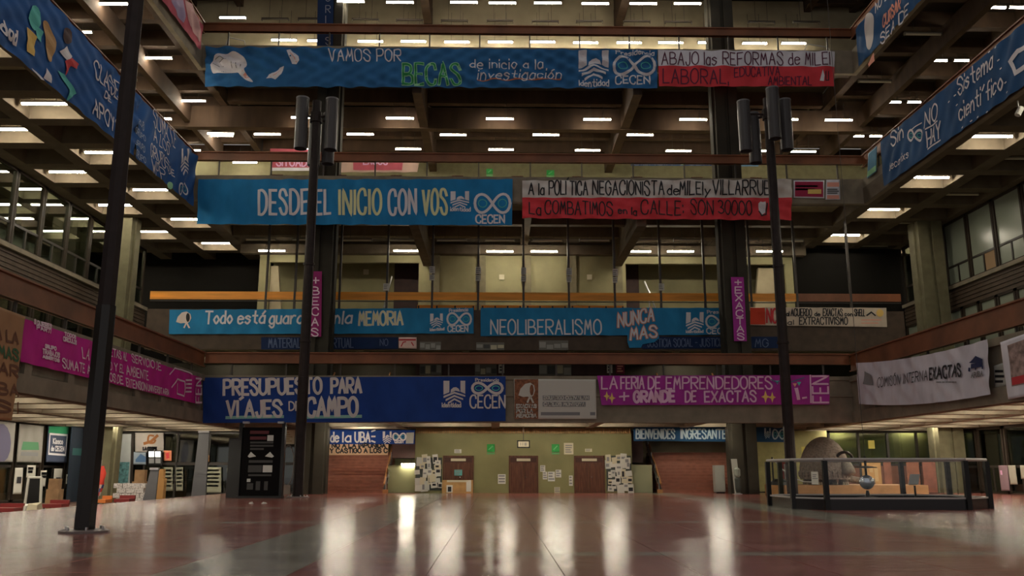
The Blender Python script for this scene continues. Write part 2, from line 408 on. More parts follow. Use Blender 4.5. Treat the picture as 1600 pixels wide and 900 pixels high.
# ---- windows of the second level (upper pane, two small panes below)
wn = [0]
def window(X, s, y0, y1, z0, z1, split, small=2, pane=GLASS, curt=None):
    wn[0] += 1
    w = struct(MB().box(X - .1, X + .1, y0, y0 + .18, z0, z1).box(X - .1, X + .1, y1 - .18, y1, z0, z1)
               .box(X - .1, X + .1, y0, y1, z1 - .16, z1).box(X - .1, X + .1, y0, y1, z0, z0 + .1).build('window_%d' % wn[0], WFRAME))
    block('pane', X - .012, X + .012, y0 + .16, y1 - .16, split, z1 - .14, pane, w)
    if small:
        block('transom', X - .06, X + .06, y0, y1, split - .14, split, DARKF, w)
        L = (y1 - y0 - .32) / small
        for k in range(small):
            ya = y0 + .16 + L * k
            m = curt if (curt and k == 0) else pane
            block('small_pane', X - .014, X + .014, ya, ya + L, z0 + .1, split - .14, m, w)
            if k: block('mullion', X - .06, X + .06, ya - .07, ya + .07, z0, split, DARKF, w)
    return w
FROST = glass('milky_glass', (.55, .6, .53), .10)
WARMB = mat('tan_blind', (.34, .22, .12), .8)
y = 34.8
while y < 63.5:
    window(XWL, -1, y, y + 3.0, 13.6, 17.95, 14.9)
    y += 3.04
y = 36.2; i = 0
PALE = mat('milky_green_glass', (.26, .29, .235), .25)
while y < 63.5:
    w = window(XWR, 1, y, y + 2.96, 13.6, 17.95, 14.95, pane=PALE if y < 57 else GLASS, curt=WARMB if i % 2 else None)
    y += 3.04; i += 1
# strip windows of the first level, seen between railing and banners
for s, X in ((-1, XWL), (1, XWR)):
    y = 34.0
    while y < 64:
        w = window(X, s, y, y + 1.9, 8.4, 12.0, 8.6, small=0, pane=PALE if s > 0 else GLASS)
        y += 2.0
# ground-floor shop fronts on both sides
for s, X in ((-1, XWL), (1, XWR)):
    y = 38.0
    while y < 64:
        window(X, s, y, y + 2.9, -.3 if s < 0 else 0, 4.06, 1.7, small=2); y += 3.0
wl('wall_far_left_ground', -27, -12.4, 62, -.5, .9, DARKF)
x = -26.6
while x < -13:
    wn[0] += 1
    w = struct(MB().box(x, x + .12, 61.9, 62.05, -.5, 4.06).box(x, x + 2.2, 61.9, 62.05, 1.75, 1.95).box(x, x + 2.2, 61.9, 62.05, 3.9, 4.06).build('window_%d' % wn[0], DARKF))
    block('pane', x + .12, x + 2.2, 61.97, 62.0, 1.95, 3.9, GLASS, w); block('lower_pane', x + .12, x + 2.2, 61.97, 62.0, -.4, 1.75, GLASS, w)
    x += 2.2
# roof beam from which the pendulum hangs
struct(MB().box(XL3 - 2, XR3 + 2, 34.2, 34.8, 36.4, 37.2).build('trim_2', BROWN))

# ================================================================== LAMPS
def lamp_proto(lit, length, drop, label, group, dark=False):
    L2 = length / 2
    t = empty('ceiling_lamp', (0, 0, 0), label, 'lamp', group)
    b = MB(); b.box(-L2, L2, -.09, .09, .05, .13); b.box(-L2, -L2 + .04, -.09, .09, -.05, .05); b.box(L2 - .04, L2, -.09, .09, -.05, .05)
    b.build('housing', DARKHOUSE if dark else HOUSING, t)
    if not dark:
        b = MB()
        n = 6; pr = [(.075 * math.cos(math.pi * k / (n - 1)), -.095 * math.sin(math.pi * k / (n - 1)) + .045) for k in range(n)]
        vs = [(sx * (L2 - .045), yy, zz) for sx in (-1, 1) for yy, zz in pr]
        b.add(vs, [(i, i + 1, n + i + 1, n + i) for i in range(n - 1)] + [tuple(range(n)), tuple(range(2 * n - 1, n - 1, -1)), (0, n, 2 * n - 1, n - 1)])
        b.build('tube', TUBEM if lit else UNLIT, t)
    for sx in (-1, 1): block('hanger', sx * L2 * .45 - .012, sx * L2 * .45 + .012, -.012, .012, .13, drop, POSTM, t)
    return t
ORD = ('first second third fourth fifth sixth seventh eighth ninth tenth eleventh twelfth thirteenth fourteenth fifteenth sixteenth').split()
def lamps(lit, length, drop, label, group, pts, dark=False, order='left'):
    pts = [Vector(q) for q in pts]
    pts.sort(key=(lambda q: q.x) if order == 'left' else (lambda q: -q.y))
    p = lamp_proto(lit, length, drop, label, group, dark)
    for i, q in enumerate(pts):
        lb = label if len(pts) == 1 else '%s, %s from %s' % (label, ORD[i], order)
        if i == 0: p.location = q; p['label'] = lb
        else: copy_tree(p, loc=q, label=lb)
def inframe(q):
    d = Vector(q) - EYE; w = d.dot(FW)
    if w < 1: return False
    x, y = 800 + FPX * d.dot(RT) / w, 450 - FPX * d.dot(UP) / w
    return -500 < x < 2100 and -700 < y < 900
def checker(xs, parity, z, j0=-6, j1=9):
    return [q for c, x in enumerate(xs) for j in range(j0, j1) if (j + c + parity) % 2 == 0 for q in [(x, 38.6 + 3.2 * j, z)] if q[1] > 20 and inframe(q)]
lx = [XL3 - .38 - GX * (k + .5) for k in range(4)]; rx = [XR3 + .38 + GX * (k + .5) for k in range(4)]
COLN = ('inner', 'second', 'third', 'outer')
for c in range(4):
    lamps(True, 2.2, .75, 'coffer lamp in the %s row under the left third gallery' % COLN[c], 'lamps in the left third gallery coffers', checker(lx[c:c + 1], c, 18.25), order='the far end')
    if c != 1: lamps(True, 2.2, .75, 'coffer lamp in the %s row under the right third gallery' % COLN[c], 'lamps in the right third gallery coffers', checker(rx[c:c + 1], 1 if c == 0 else c, 18.25), order='the far end')
lamps(False, 2.2, .75, 'unlit coffer lamp under the right third gallery', 'unlit lamps in the right third gallery coffers', checker(rx[1:2], 0, 18.25), order='the far end')
for c, x in enumerate(lx[:3]):
    lamps(True, 2.2, .75, 'lamp between brown beams under the left fourth gallery, %s row' % COLN[c], 'lamps under the left fourth gallery', [(x, 50.3 + 6.4 * j + (0 if c % 2 == 0 else 3.2), 26.45) for j in range(-3, 3)], order='the far end')
for nm, pp in (('inner', ((1558, 12), (1468, 95), (1397, 160), (1340, 213))), ('outer', ((1590, 12), (1502, 95), (1428, 160), (1368, 213)))):
    lamps(True, 1.0, .75, 'short lamp under the dark right fourth gallery, %s row' % nm, 'short lamps under the right fourth gallery', [atZ(a, b, 26.4) for a, b in pp], order='the far end')
lamps(False, 2.2, .75, 'unlit lamp under the dark right fourth gallery', 'unlit lamps under the right fourth gallery', [atZ(a, b, 26.4) for a, b in ((1442, 54), (1367, 128))], order='the far end')
for nm, pp in (('front', ((477, 184), (625, 185), (781, 186), (933, 187), (1083, 187), (1225, 187), (1310, 188))), ('middle', ((345, 209), (418, 210), (563, 210), (708, 211), (853, 211), (1000, 211), (1146, 212))), ('rear', ((500, 234), (638, 233), (783, 234), (918, 235), (1060, 236), (1190, 236), (1255, 237))), ('rearmost', ((383, 254), (1230, 276)))):
    lamps(True, 2.0, 1.3, 'lamp hanging in the %s row of the far third gallery' % nm, 'lamps hanging in the far third gallery', [atZ(a, b, 25.5) for a, b in pp])
lamps(True, 2.0, .9, 'fluorescent lamp hanging above the olive wall of the far second gallery', 'lit lamps of the far second gallery',
      [atZ(a, b, 17.0) for a, b in ((425, 392), (636, 392), (781, 393), (850, 393), (996, 393), (1063, 393), (1202, 393))])
lamps(False, 2.1, .9, 'switched-off pale lamp in the front row of the far second gallery', 'unlit lamps of the far second gallery',
      [atZ(a, b, 17.0) for a, b in ((408, 375), (480, 375), (558, 376), (629, 376), (706, 376), (781, 376), (855, 376), (929, 376), (1008, 376), (1076, 376), (1162, 376), (1232, 377))])
lamps(True, 1.9, 2.4, 'fluorescent lamp in the rear row of the far top gallery', 'rear lamps of the far top gallery',
      [atZ(a, b, 32.4) for a, b in ((364, 28), (444, 63), (500, 64), (579, 65), (646, 65), (714, 66), (782, 66), (848, 66), (915, 67), (983, 67), (1048, 67), (1110, 67), (1179, 68), (1240, 68))])
lamps(True, 1.9, 2.4, 'fluorescent lamp in the front row of the far top gallery', 'front lamps of the far top gallery',
      [atZ(a, b, 32.4) for a, b in ((548, 3), (625, 4), (725, 4), (785, 5), (856, 5), (930, 6), (1005, 6), (1074, 6))])
lamps(False, 1.9, 2.4, 'dark unlit lamp hanging in the middle row of the far top gallery', 'dark lamps of the far top gallery',
      [atZ(a, b, 32.4) for a, b in ((430, 31), (487, 31), (571, 32), (640, 33), (710, 34), (781, 34), (852, 35), (921, 35), (995, 35), (1060, 36), (1190, 36), (1260, 36))], dark=True)
lamps(True, 1.7, .6, 'fluorescent lamp in the ground-floor ceiling before the far wall', 'lamps of the far ground-floor ceiling',
      [(x, 52.6, 4.29) for x in (-9.1, -2.85, .36, 3.6, 6.8, 13.0)])
for c, nm in ((0, 'inner'), (1, 'outer')):
    lamps(True, 1.5, .6, 'lamp in the low left ground-floor ceiling, %s row' % nm, 'lamps of the left ground-floor ceiling', [(XL1 - 2.75 - 5 * c, 27.6 + 3.2 * j, 4.25) for j in range(0, 11)], order='the far end')
    lamps(True, 1.5, .6, 'lamp in the low right ground-floor ceiling, %s row' % nm, 'lamps of the right ground-floor ceiling', [(XR1 + 2.75 + 5 * c, 30.8 + 3.2 * j, 4.25) for j in range(0, 10)], order='the far end')
lamps(True, .95, .3, 'short bright tube lamp on the wall under the left stair flight', 'stair tube lamp', [Vector((gx(636), 57.1, 1.78))])

lamps(True, 1.6, .5, 'added hidden lamp above the terracotta ground-floor stairs', 'added lamps above the ground-floor stairs', [(gx(560), 57.0, 4.58), (gx(1075), 57.0, 4.58)])  # added to brighten the stairs, tucked up out of sight
lamps(True, 1.6, .5, 'added hidden lamp in the first gallery ceiling above the far stairs', 'added lamps of the far first gallery', [(-9, 61.7, 9.35), (13.5, 61.7, 9.35), (-19, 61.7, 9.35)])  # added to light the upper stairs, hidden between the ribs
# ================================================================== HAND-PAINTED LETTERING
GL = {
'A': '00 38 60|13 53', 'B': '00 08|~08 38 57 55 34 04|~04 44 63 61 40 00', 'C': '~66 58 28 06 02 20 50 62', 'D': '00 08|~08 38 66 62 30 00',
'E': '58 08 00 50|04 44', 'F': '58 08 00|04 44', 'G': '~66 48 28 06 02 20 40 62|62 64 44', 'H': '00 08|60 68|04 64', 'I': '00 08', 'J': '~48 42 30 10 02',
'K': '00 08|58 04 60', 'L': '08 00 50', 'M': '00 18 33 58 60', 'N': '00 08 60 68', 'O': '~28 06 02 20 40 62 66 48 28', 'P': '00 08|~08 48 67 65 44 04',
'Q': '~28 06 02 20 40 62 66 48 28|42 60', 'R': '00 08|~08 48 67 65 44 04|24 60', 'S': '~66 48 18 06 25 44 62 50 20 02', 'T': '08 68|38 30',
'U': '~08 02 20 40 62 68', 'V': '08 30 68', 'W': '08 20 35 40 68', 'X': '00 68|08 60', 'Y': '08 34 68|34 30', 'Z': '08 68 00 60',
'0': '~28 06 02 20 40 62 66 48 28', '1': '06 28 20', '2': '~06 28 48 66 44 00|00 60', '3': '~07 28 57 55 34|~34 63 61 30 01', '5': '58 08 05|~05 45 63 61 30 01',
'+': '31 37|04 64', '-': '04 44', ',': '01 0a', '.': '00 01', ':': '01 02|05 06', '!': '03 08|00 01', "'": '07 09', '/': '00 48',
'a': '~44 25 03 01 20 41|45 40', 'b': '08 00|~03 25 43 42 20 01', 'c': '~44 25 04 01 20 41', 'd': '~44 25 03 01 20 41|48 40', 'e': '~03 43 44 25 04 01 20 41',
'f': '~48 27 20|04 44', 'g': '~44 25 03 01 20 41|~45 4a 2b 0a', 'h': '08 00|~03 25 43 40', 'i': '05 00|07 08', 'j': '25 2a 0b|27 28', 'k': '08 00|45 02 40',
'l': '08 00', 'm': '05 00|~03 25 33 30|~33 55 63 60', 'n': '05 00|~03 25 43 40', 'o': '~25 03 02 20 42 43 25', 'p': '05 0b|~04 25 43 42 20 01',
'q': '~44 25 03 01 20 41|45 4b', 'r': '05 00|~03 25 45', 's': '~44 25 04 23 42 20 01', 't': '28 21 40|05 45', 'u': '~05 01 20 41|45 40', 'v': '05 20 45',
'w': '05 10 34 50 65', 'x': '00 45|05 40', 'y': '05 21|45 0b', 'z': '05 45 00 40',
}
for a, b in (('á', 'a'), ('é', 'e'), ('ó', 'o'), ('í', 'i')): GL[a] = GL[b] + '|26 48'
for a, b in (('Á', 'A'), ('Í', 'I'), ('Ó', 'O'), ('É', 'E')): GL[a] = GL[b] + '|29 4A'
_yv = {c: i for i, c in enumerate('0123456789')}; _yv.update({'a': -1, 'b': -2.4, 'c': -3, 'A': 10})
def catmull(p, n=4):
    o = []
    for i in range(len(p) - 1):
        p0, p1, p2, p3 = p[max(i - 1, 0)], p[i], p[i + 1], p[min(i + 2, len(p) - 1)]
        if i == 0 and p[0] == p[-1]: p0 = p[-2]
        if i == len(p) - 2 and p[0] == p[-1]: p3 = p[1]
        for k in range(n):
            t = k / n
            o.append(tuple(.5 * (2 * b + (c - a) * t + (2 * a - 5 * b + 4 * c - d) * t * t + (3 * b - a - 3 * c + d) * t ** 3) for a, b, c, d in zip(p0, p1, p2, p3)))
    return o + [p[-1]]
def glyph(ch):
    out = []; w = 0
    for st in GL.get(ch, '').split('|'):
        if not st: continue
        sm = st[0] == '~'; pts = [(float(q[0]), float(_yv[q[1]])) for q in st.lstrip('~').split()]
        w = max(w, max(q[0] for q in pts)); out.append(catmull(pts) if sm else pts)
    return out, w
def text_strokes(s, gap=2.2, space=4.0):
    x = 0; res = []
    for ch in s:
        if ch == ' ': x += space; continue
        st, w = glyph(ch); res += [[(x + a, b) for a, b in q] for q in st]; x += w + gap
    return res, max(x - gap, .1)

def colmat(name, c, rough=.8): return mat(name, c, rough)
WHT = colmat('white_banner_paint', (.74, .72, .76)); CRM = colmat('cream_banner_paint', (.78, .72, .42)); BLK = INK
GRN = colmat('green_banner_paint', (.03, .30, .09)); LGRN = colmat('light_green_banner_paint', (.32, .66, .38)); ORG = colmat('orange_banner_paint', (.66, .22, .10))
GOLD = colmat('gold_banner_paint', (.80, .55, .16)); REDP = colmat('red_banner_paint', (.55, .04, .05)); PNKP = colmat('pale_pink_paint', (.80, .45, .70)); NAVYP = colmat('navy_paint', (.02, .03, .10))
TEAL = colmat('teal_banner_paint', (.10, .50, .45)); TANP = colmat('tan_banner_paint', (.50, .30, .13)); SALM = colmat('salmon_paint', (.80, .36, .28)); DIMB = colmat('dull_blue_paint', (.10, .14, .26))
def cloth(name, c):
    m = mat(name, c, .85, noise=.13, scale=1.2, stretch=(1, 1, .5)); return m
BLUE4 = cloth('blue_cloth_upper', (.024, .135, .33)); BLUE3 = cloth('sky_blue_cloth', (.012, .20, .46)); BLUE2 = cloth('light_blue_cloth', (.020, .22, .46)); BLUE1 = cloth('royal_blue_cloth', (.008, .045, .24))
BLUES = cloth('side_blue_cloth', (.014, .095, .31)); BLUER = cloth('dark_side_blue_cloth', (.014, .075, .20)); WHITEC = cloth('white_cloth', (.74, .72, .79)); OFFW = cloth('off_white_cloth', (.66, .61, .57)); REDC = cloth('red_cloth', (.68, .05, .065))
MAGC = cloth('magenta_cloth', (.36, .03, .30)); PINKC = cloth('hot_pink_cloth', (.55, .012, .28)); WINEC = cloth('wine_pink_cloth', (.30, .02, .15)); SHEET = cloth('white_sheet', (.66, .64, .72)); NAVYC = cloth('navy_cloth', (.006, .022, .085)); CARD = cloth('brown_cardboard', (.40, .22, .11)); CREAMC = cloth('cream_paper_banner', (.72, .47, .30)); OFF2 = cloth('ecru_cloth', (.60, .50, .40))
TEALN = cloth('teal_navy_cloth', (.012, .065, .16)); FADER = cloth('faded_red_cloth', (.50, .10, .14))

class Banner:
    """a hanging cloth on a vertical plane of the hall; plane='Y' or 'X' at depth k; corners given as photo pixels tl,tr,br,bl"""
    def __init__(s, name, label, cat, axis, k, corners, m, fold=.05, sag=0.0, split=None, group=None, seed=0, lam=1.6, thick=0.0, slant=0.0, world=False):
        s.axis, s.k = axis, k
        rnd = random.Random(seed + len(label)); s.fold = fold
        s.w = [(rnd.uniform(.7, 1.5) * 2 * math.pi / lam, rnd.uniform(-1.2, 1.2) * 2 * math.pi / lam * (1 + slant), rnd.uniform(0, 6.28), rnd.uniform(.4, 1)) for _ in range(4)]
        s.sgn = 1 if axis == 'Y' or k < 0 else -1
        s.n = Vector((0, -1, 0)) if axis == 'Y' else Vector((-1 if k > 0 else 1, 0, 0))
        c = [Vector((q[0] * s.sgn, q[1])) if world else Vector(s.ab(*q)) for q in corners]
        s.c = c
        w = (c[1] - c[0]).length; h = (c[0] - c[3]).length
        nu, nv = max(4, int(w / .11)), max(3, int(h / .11)); b = MB()
        for j in range(nv + 1):
            v = j / nv
            for i in range(nu + 1):
                u = i / nu
                p = c[3] * (1 - u) * (1 - v) + c[2] * u * (1 - v) + c[1] * u * v + c[0] * (1 - u) * v
                p = p + Vector((0, -sag * 4 * u * (1 - u)))
                b.v.append(tuple(s.pt(p.x, p.y, 0)))
        for j in range(nv):
            for i in range(nu):
                q = j * (nu + 1) + i; b.f.append((q, q + 1, q + nu + 2, q + nu + 1)); b.mi.append(1 if (split and (j + .5) / nv < split[0]) else 0)
        mid = s.pt((c[2].x + c[3].x) / 2, (c[2].y + c[3].y) / 2, 0)
        s.o = b.build(name, [m, split[1]] if split else m, loc=mid, smooth=True)
        setp(s.o, label, cat, group)
        if thick:
            md = s.o.modifiers.new('thickness', 'SOLIDIFY'); md.thickness = thick; md.offset = 0
    def ab(s, px, py):
        if s.axis == 'Y': p = atY(px, py, s.k); return (p.x, p.z)
        p = atX(px, py, s.k); return (p.y * s.sgn, p.z)
    def pt(s, a, b, eps):
        f = 0
        if s.fold:
            for kx, ky, ph, am in s.w: f += am * math.sin(kx * a + ky * b + ph)
            f *= s.fold / 2.6
        p = Vector((a, s.k, b)) if s.axis == 'Y' else Vector((s.k, a * s.sgn, b))
        return p + s.n * (f + eps)
    def strokes(s, polys, width, m, eps=.032, name='lettering'):
        b = MB(); hw = width / 2; step = .11
        for P in polys:
            Q = [Vector(P[0])]
            for q in P[1:]:
                q = Vector(q); L = (q - Q[-1]).length
                if L < 1e-5: continue
                n = max(1, int(L / step)); p0 = Q[-1]
                Q += [p0 + (q - p0) * (k + 1) / n for k in range(n)]
            if len(Q) < 2: continue
            lf, rg = [], []
            for i, p in enumerate(Q):
                if i == 0: t = (Q[1] - Q[0]).normalized()
                elif i == len(Q) - 1: t = (Q[-1] - Q[-2]).normalized()
                else:
                    t1 = (Q[i] - Q[i - 1]).normalized(); t2 = (Q[i + 1] - Q[i]).normalized(); t = t1 + t2
                    t = t.normalized() if t.length > .2 else t1
                nn = Vector((-t.y, t.x))
                if i == 0: p = p - t * hw * .7
                if i == len(Q) - 1: p = p + t * hw * .7
                sc = 1.0
                if 0 < i < len(Q) - 1: sc = min(1.8, 1 / max(.4, abs(nn.dot(Vector((-t1.y, t1.x))))))
                lf.append(p + nn * hw * sc); rg.append(p - nn * hw * sc)
            k = len(b.v); n = len(Q)
            b.v += [tuple(s.pt(q.x, q.y, eps)) for q in lf] + [tuple(s.pt(q.x, q.y, eps)) for q in rg]
            for i in range(n - 1): b.f.append((k + i, k + i + 1, k + n + i + 1, k + n + i)); b.mi.append(0)
        if b.f: return b.build(name, m, s.o)
    def text(s, t, p0, p1, cap, m, w=.07, eps=.032, slant=0, gap=2.2, space=4.0, name='lettering', outline=None):
        if s.axis == 'X' and 'sheet banner' not in s.o['label']: p1 = (p1[0], p0[1] + (p1[0] - p0[0]) * (735 - p0[1]) / (774 - p0[0]))     # level on its wall
        A0 = Vector(s.ab(*p0)); A1 = Vector(s.ab(*p1)); up = Vector(s.ab(p0[0], p0[1] - cap)) - A0
        st, tot = text_strokes(t, gap, space); d = (A1 - A0) / tot
        polys = [[A0 + d * (a + slant * b) + up * (b / 8) for a, b in q] for q in st]
        if outline: s.strokes(polys, w + outline[1], outline[0], eps - .014, name)
        s.strokes(polys, w, m, eps, name)
    def vtext(s, t, p0, p1, wid, m, w=.07):          # turned a quarter, reading upwards, p0 bottom -> p1 top
        A0 = Vector(s.ab(*p0)); A1 = Vector(s.ab(*p1)); up = Vector(s.ab(p0[0] - wid, p0[1])) - A0
        st, tot = text_strokes(t); d = (A1 - A0) / tot
        s.strokes([[A0 + d * a + up * (b / 8) for a, b in q] for q in st], w, m)
    def line(s, pts, m, w=.07, eps=.032, smooth=False, name='painted_line'):
        P = [s.ab(*q) for q in pts]; s.strokes([catmull(P) if smooth else P], w, m, eps, name)
    def poly(s, pts, m, eps=.024, name='painted_shape', smooth=False):
        P = [s.ab(*q) for q in pts]
        if smooth: P = catmull(P + [P[0]])[:-1]
        bm = bmesh.new(); vs = [bm.verts.new((a, b, 0)) for a, b in P]
        try: bm.faces.new(vs)
        except ValueError: bm.free(); return
        bmesh.ops.triangulate(bm, faces=bm.faces[:])
        for _ in range(4):
            e = [x for x in bm.edges if x.calc_length() > .25]
            if not e: break
            bmesh.ops.subdivide_edges(bm, edges=e, cuts=1, use_grid_fill=False); bmesh.ops.triangulate(bm, faces=bm.faces[:])
        b = MB(); bm.verts.index_update()
        b.add([s.pt(v.co.x, v.co.y, eps) for v in bm.verts], [[v.index for v in f.verts] for f in bm.faces]); bm.free()
        return b.build(name, m, s.o)
    def ell(s, cx, cy, rx, ry, m, eps=.024, n=14, rot=0, name='painted_shape'):
        c, q = math.cos(rot), math.sin(rot)
        return s.poly([(cx + rx * math.cos(6.2832 * i / n) * c - ry * math.sin(6.2832 * i / n) * q, cy + rx * math.cos(6.2832 * i / n) * q + ry * math.sin(6.2832 * i / n) * c) for i in range(n)], m, eps, name)
    def rows(s, x0, x1, ys, m, w=.05, seed=1):      # lines of print too small to read
        r = random.Random(seed); P = []
        for y in ys:
            x = x0; e = x0 + (x1 - x0) * r.uniform(.75, 1)
            while x < e:
                L = (x1 - x0) * r.uniform(.08, .2); P.append([s.ab(x, y), s.ab(min(x + L, e), y)]); x += L + (x1 - x0) * .04
        s.strokes(P, w, m, .02, 'small_print')
    def infinity(s, x0, y0, x1, y1, m=None, w=.13):
        m = m or WHT; cx, cy, a, h = (x0 + x1) / 2, (y0 + y1) / 2, (x1 - x0) / 2, (y1 - y0) / 2
        P = []
        for i in range(41):
            t = 2 * math.pi * i / 40; d = 1 + math.sin(t) ** 2
            P.append((cx + a * math.cos(t) / d, cy - h * 2.75 * math.sin(t) * math.cos(t) / d))
        s.strokes([[s.ab(*q) for q in P]], w, m, .024, 'logo_loop')
        for sx in (-1, 1):
            E = [s.ab(cx + sx * a * .56 + a * .24 * math.cos(t * .5236), cy + h * .42 * math.sin(t * .5236)) for t in range(13)]
            s.strokes([E], w * .3, TEAL, .024, 'logo_ring')
    def idlogo(s, x0, y0, x1, y1, m=None):
        m = m or WHT; W_, H_ = x1 - x0, y1 - y0; X = lambda u: x0 + u * W_; Y = lambda v: y0 + v * H_
        s.poly([(X(0), Y(0)), (X(.27), Y(0)), (X(.27), Y(.55)), (X(0), Y(.66))], m, name='logo_bar')
        s.poly([(X(.78), Y(0)), (X(1), Y(0)), (X(1), Y(.62)), (X(.78), Y(.52))], m, name='logo_bar')
        s.poly([(X(.32), Y(.58)), (X(.34), Y(.42)), (X(.45), Y(.32)), (X(.58), Y(.30)), (X(.7), Y(.38)), (X(.76), Y(.52)), (X(.55), Y(.47))], m, name='logo_dome')
        for k in (0, 1, 2):
            o = .15 * k; a = .0 + .1 * k
            s.poly([(X(a), Y(.72 + o)), (X(.5), Y(.52 + o)), (X(1 - a), Y(.68 + o)), (X(1 - a), Y(.76 + o)), (X(.5), Y(.61 + o)), (X(a), Y(.82 + o))], m, .02, 'logo_wave')
    def scarf(s, x0, y0, x1, y1, m=None, hole=None, ep=.024):
        m = m or WHT; W_, H_ = x1 - x0, y1 - y0; X = lambda u: x0 + u * W_; Y = lambda v: y0 + v * H_
        s.poly([(X(.0), Y(.62)), (X(.12), Y(.3)), (X(.4), Y(.06)), (X(.72), Y(.0)), (X(.95), Y(.14)), (X(1), Y(.4)), (X(.9), Y(.62)), (X(.72), Y(.74)), (X(.55), Y(.68)), (X(.3), Y(.70))], m, ep, name='scarf')
        s.poly([(X(.68), Y(.7)), (X(.78), Y(.68)), (X(.95), Y(.98)), (X(.84), Y(1))], m, ep, name='scarf_tail'); s.poly([(X(.62), Y(.72)), (X(.72), Y(.72)), (X(.58), Y(1)), (X(.48), Y(.96))], m, ep, name='scarf_tail')
        s.ell(X(.80), Y(.36), W_ * .12, H_ * .27, hole or INK, ep + .012, name='scarf_opening')
    def cecen(s, x0, x1, yb, cap, m=None, w=.07): s.text('CECEN', (x0, yb), (x1, yb), cap, m or WHT, w)
    def star(s, x, y, r, m):
        s.poly([(x + (r if i % 2 == 0 else r * .3) * (.65 if i % 4 == 2 else 1) * math.sin(i * math.pi / 4), y - (r if i % 2 == 0 else r * .3) * math.cos(i * math.pi / 4)) for i in range(8)], m, name='sparkle')

BN = 'protest_banner'
# ---- fourth gallery
B = Banner(BN, 'long dark blue banner reading VAMOS POR BECAS on the top far gallery', 'banner', 'Y', YF3 - .22, [(322, 73), (1027, 78), (1027, 138), (320, 135)], BLUE4, .17, seed=1, slant=1)
B.text('VAMOS POR', (514, 95.5), (626, 95.5), 18, WHT, .08); B.text('BECAS', (630, 132), (719, 132), 32, GRN, .11, outline=(LGRN, .10))
B.text('de inicio a la', (735, 107), (848, 107), 14, WHT, .075); B.text('investigación', (746, 124), (876, 123), 14, WHT, .075, slant=.15); B.line([(746, 125), (876, 123.5)], ORG, .07)
B.idlogo(904, 79, 951, 121); B.text('Identidad', (905, 135), (951, 135), 10, WHT, .07); B.infinity(959, 89, 1023, 117, w=.17); B.text('Presidencia', (962, 86), (1022, 86), 7, WHT, .06); B.cecen(962, 1015, 131, 12, w=.09)
B.poly([(331, 112), (332, 94), (341, 84), (355, 83), (366, 82), (379, 88), (385, 97), (382, 108), (386, 117), (395, 127), (386, 126), (376, 118), (370, 113), (352, 115), (340, 114)], WHT, smooth=True); B.poly([(375, 114), (382, 110), (386, 118), (394, 126), (384, 124)], SALM, .024)
for q in ([(336, 92), (344, 88), (350, 93), (342, 97)], [(334, 101), (343, 104), (350, 101)], [(362, 97), (363, 108)], [(369, 97), (370, 107)], [(376, 99), (376, 107)]): B.line(q, GREYINK, .05, .028)
B.poly([(448, 79), (453, 76), (458, 81), (466, 87), (468, 95), (463, 100), (456, 99), (453, 91)], WHT); B.line([(453, 82), (460, 90), (463, 97)], SALM, .05, .028)
B.poly([(416, 123), (420, 116), (430, 112), (437, 105), (444, 104), (440, 116), (430, 124), (424, 122)], WHT); B.line([(421, 120), (431, 116), (438, 109)], SALM, .05, .028)
B = Banner(BN, 'white over red banner reading ABAJO LAS REFORMAS on the top far gallery', 'banner', 'Y', YF3 - .22, [(1028, 78), (1305, 80), (1303, 135), (1030, 135)], WHITEC, .13, split=(.55, REDC), seed=2, slant=1)
B.text('ABAJO las REFORMAS de MILEI', (1034, 101), (1296, 101.5), 19, mat('wine_ink', (.10, .02, .05), .8), .07); B.text('LABORAL,', (1036, 130), (1138, 131), 22, mat('wine_ink', ()), .075)
B.text('EDUCATIVA', (1148, 120), (1218, 118), 14, mat('wine_ink', ()), .06); B.text('AMBIENTAL', (1200, 133), (1268, 133), 13, mat('wine_ink', ()), .065); B.poly([(1281, 126), (1285, 109), (1288, 118), (1287, 127)], WHT); B.line([(1290, 112), (1290, 126), (1294, 126), (1294, 112)], BLK, .06)
# ---- third gallery
B = Banner(BN, 'bright blue banner reading DESDE EL INICIO CON VOS on the third gallery', 'banner', 'Y', YF3 - .22, [(310, 280), (801, 280), (800, 352), (308, 350)], BLUE3, .14, seed=3)
YEL = colmat('pale_yellow_paint', (.72, .74, .42))
for tx, a, b, m in (('DESDE', 405, 481, WHT), ('EL', 494, 516, WHT), ('INICIO', 531, 595, YEL), ('CON', 608, 650, WHT), ('VOS', 661, 698, YEL)): B.text(tx, (a, 335), (b, 333.5), 37, m, .17, gap=3)
B.idlogo(704, 299, 733, 323); B.text('identidad', (704, 330), (735, 330), 6, WHT, .055); B.infinity(742, 303, 797, 333, w=.17); B.cecen(744, 788, 348.5, 12, w=.10)
B = Banner(BN, 'off-white over red banner about negationist politics on the third gallery', 'banner', 'Y', YF3 - .22, [(816, 282), (1237, 280), (1237, 344), (816, 341)], OFFW, .12, split=(.54, REDC), seed=4, slant=1)
for tx, a, b, c in (('A la', 826, 850, 17), ('POLÍTICA', 858, 918, 21), ('NEGACIONISTA', 926, 1037, 21), ('de', 1043, 1060, 15), ('MILEI', 1062, 1098, 20), ('y', 1102, 1110, 14), ('VILLARRUEL', 1114, 1212, 22)): B.text(tx, (a, 304), (b, 304.5), c, BLK, .085)
for tx, a, b, c in (('La', 827, 845, 18), ('COMBATIMOS', 852, 957, 20), ('en la', 966, 995, 11), ('CALLE:', 1002, 1067, 21), ('SON', 1079, 1114, 22), ('30000', 1122, 1174, 21)): B.text(tx, (a, 334), (b, 336), c, BLK, .075)
B.poly([(1185, 318), (1188, 315), (1192, 316), (1196, 315), (1196, 332), (1190, 336), (1186, 328)], WHT); B.line([(1186, 330), (1190, 337), (1197, 335), (1198, 318)], BLK, .08, .03)
